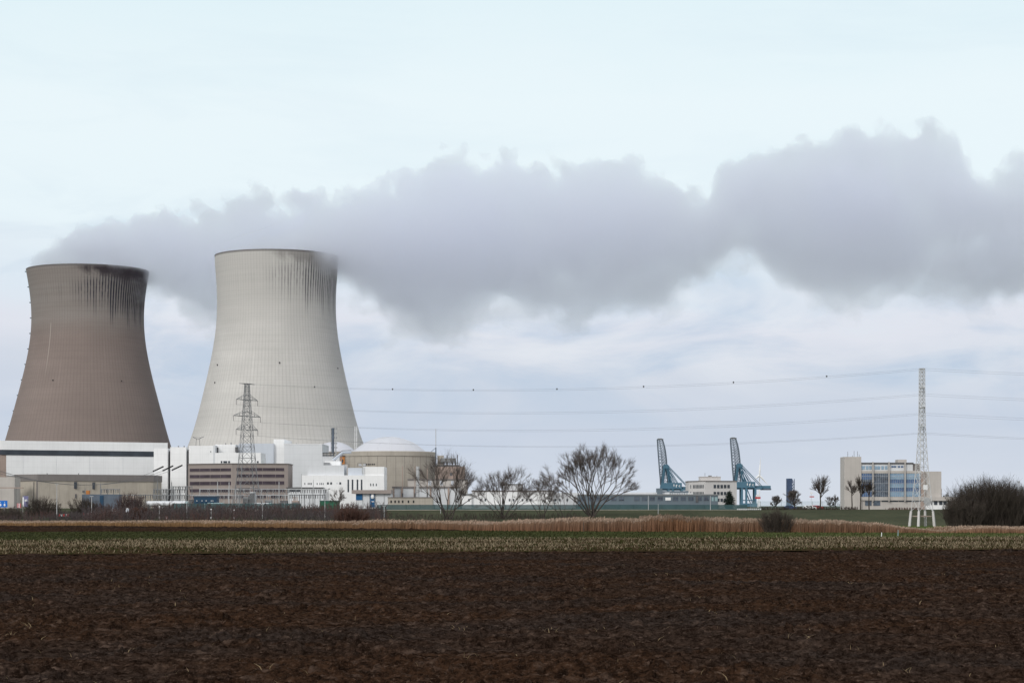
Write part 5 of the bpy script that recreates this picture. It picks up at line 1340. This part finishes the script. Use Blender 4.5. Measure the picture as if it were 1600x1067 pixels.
# ================================================================== STEAM
def fcurve(nt, x, pts, lo, hi):
    """float curve through (position 0..1, value) with values scaled from lo..hi"""
    n = node(nt, 'ShaderNodeFloatCurve'); cm = n.mapping; cv_ = cm.curves[0]
    cm.use_clip = False
    pts = sorted(pts)
    cv_.points[0].location = (pts[0][0], (pts[0][1] - lo) / (hi - lo)); cv_.points[1].location = (pts[-1][0], (pts[-1][1] - lo) / (hi - lo))
    for a, v in pts[1:-1]:
        cv_.points.new(a, (v - lo) / (hi - lo))
    cm.update(); nt.links.new(x.v, n.inputs['Value'])
    return E(nt, n.outputs[0]) * (hi - lo) + lo
def plume(name, label, Y, spec, drift, sigma, albedo, seed):
    """spec: (column, top row, bottom row, half depth in m). Its axis drifts away downwind."""
    xs_ = np.array([X(s[0], Y) for s in spec]); x0, x1 = xs_[0], xs_[-1]
    zt = np.array([Z(s[1], Y) for s in spec]); zb_ = np.array([Z(s[2], Y) for s in spec]); hy = np.array([s[3] for s in spec], float)
    zc = (zt + zb_) / 2; hz = np.maximum(1.0, (zt - zb_) / 2)
    m = bpy.data.materials.new(name); m.use_nodes = True; nt = m.node_tree; nt.nodes.clear()
    out = node(nt, 'ShaderNodeOutputMaterial'); pv = node(nt, 'ShaderNodeVolumePrincipled')
    nt.links.new(pv.outputs[0], out.inputs['Volume'])
    pv.inputs['Color'].default_value = albedo; pv.inputs['Anisotropy'].default_value = 0.85
    g = node(nt, 'ShaderNodeNewGeometry'); x, y, z = sep(nt, g.outputs['Position'])
    u = x.map(x0, x1)
    nx = (xs_ - x0) / (x1 - x0)
    C_ = fcurve(nt, u, list(zip(nx, zc)), 50, 320); Hz = fcurve(nt, u, list(zip(nx, hz)), 0, 90); Hy = fcurve(nt, u, list(zip(nx, hy)), 0, 90)
    yc = u * drift + Y
    a = (z - C_) / Hz; b_ = (y - yc) / Hy
    d = (a * a + b_ * b_).sqrt()
    size = Hz.mn(Hy)
    s_ = (1.0 - d) * size
    P = comb(nt, x + seed * 37.0, y, z)
    n1 = noise(nt, P, 1 / 46.0, 2, 0.5).map(0.28, 0.72, -1, 1)
    n2 = noise(nt, P, 1 / 13.0, 4, 0.60).map(0.25, 0.75, -1, 1)
    vo = node(nt, 'ShaderNodeTexVoronoi'); vo.inputs['Scale'].default_value = 1 / 18.0; vo.inputs['Detail'].default_value = 0.0
    wv = node(nt, 'ShaderNodeVectorMath', operation='ADD'); nt.links.new(P, wv.inputs[0])
    nt.links.new(comb(nt, n2 * 3.5, n1 * 5.0, n2 * -3.0), wv.inputs[1]); nt.links.new(wv.outputs[0], vo.inputs['Vector'])
    puff = E(nt, vo.outputs['Distance']).map(0.15, 0.95, 1, -1)
    amp = (size * 0.42).mn(13.0)
    under = a.map(-0.15, -0.75, 0.0, 1.0)
    s2 = s_ + n1 * amp * (0.8 + under * 0.7) + puff * amp * 0.70 + n2 * amp * (0.62 + under * 0.35)
    soft = a.map(-1.0, 0.0, 13.0, 2.2).mn(size * .5 + .8)
    dens = (s2 / soft).clamp()
    dens = dens * dens.map(0, 1, .35, 1.0) * a.map(-1.0, 0.1, 0.32, 1.0) * u.map(0.93, 1.0, 1.0, 0.6)
    hole = noise(nt, comb(nt, x, y * 0.6, z + seed * 91.0), 1 / 40.0, 3, 0.6).map(0.36, 0.60, u.map(0.25, 0.75, 0.75, 0.16), 1.25)
    nt.links.new((dens * hole * sigma).v, pv.inputs['Density'])
    m.cycles.volume_step_rate = STEP
    # the domain: a tube that hugs the plume
    st_ = np.linspace(0, 1, 64); n = 28; V = []
    for t in st_:
        c0, h0, w0 = np.interp(t, nx, zc), np.interp(t, nx, hz), np.interp(t, nx, hy)
        sz = min(h0, w0); k = 1.0 + min(sz * .42, 13.0) * 1.75 / max(sz, .1)
        xx = x0 + (x1 - x0) * t; yc0 = Y + drift * t
        for i in range(n):
            a_ = 2 * math.pi * i / n; V.append((xx, yc0 + w0 * k * math.cos(a_), c0 + h0 * k * math.sin(a_)))
    fs = [(j * n + i, j * n + (i + 1) % n, (j + 1) * n + (i + 1) % n, (j + 1) * n + i) for j in range(63) for i in range(n)]
    fs += [tuple(range(n))[::-1], tuple(range(63 * n, 64 * n))]
    mb = MB().add(V, fs); o = mb.build(name, m)
    return tag(o, label, 'steam', 'steam plumes', 'stuff')
STEP = 0.22
A_ = [(47, 417, 426, 8), (60, 405, 428, 26), (80, 392, 429, 34), (120, 370, 430, 39), (150, 355, 430, 40), (195, 350, 440, 46), (215, 342, 456, 50), (231, 335, 460, 50), (262, 320, 478, 44), (290, 334, 500, 46), (330, 328, 506, 47), (365, 315, 500, 46),
      (400, 302, 484, 44), (425, 320, 480, 44), (460, 312, 474, 42), (530, 305, 466, 40), (600, 312, 450, 34), (680, 350, 420, 20), (730, 380, 392, 4)]
plume('steam_plume', 'grey steam plume rising from the brown cooling tower and passing behind the pale one', 1422, A_, 26, .09, (.975, .980, .9995, 1), 1)
B_ = [(342, 396, 402, 4), (352, 392, 402, 22), (380, 386, 402, 33), (430, 376, 408, 40), (480, 356, 416, 46), (500, 343, 432, 50), (514, 334, 448, 52), (528, 326, 456, 53), (545, 312, 464, 54), (580, 300, 496, 54), (620, 288, 518, 58), (660, 266, 528, 62), (690, 250, 532, 64), (720, 254, 524, 64),
      (745, 268, 506, 62), (780, 273, 497, 60), (830, 268, 504, 60), (870, 266, 508, 62), (930, 260, 498, 62), (985, 250, 496, 62), (1020, 280, 494, 58), (1050, 299, 480, 52), (1080, 316, 462, 48), (1103, 316, 446, 46), (1128, 284, 432, 50), (1155, 262, 412, 52), (1180, 246, 422, 56),
      (1215, 234, 450, 60), (1250, 226, 470, 64), (1300, 220, 480, 66), (1370, 214, 472, 66), (1430, 210, 478, 66), (1452, 196, 484, 64), (1478, 193, 488, 62), (1497, 232, 490, 58), (1525, 284, 488, 48), (1552, 285, 480, 46), (1580, 244, 474, 52), (1625, 224, 468, 58), (1720, 220, 470, 60), (1850, 240, 460, 50)]
plume('steam_plume', 'huge grey steam plume blowing right from the pale cooling tower across the sky', 1337, B_, 10, .072, (.975, .980, .9995, 1), 2)
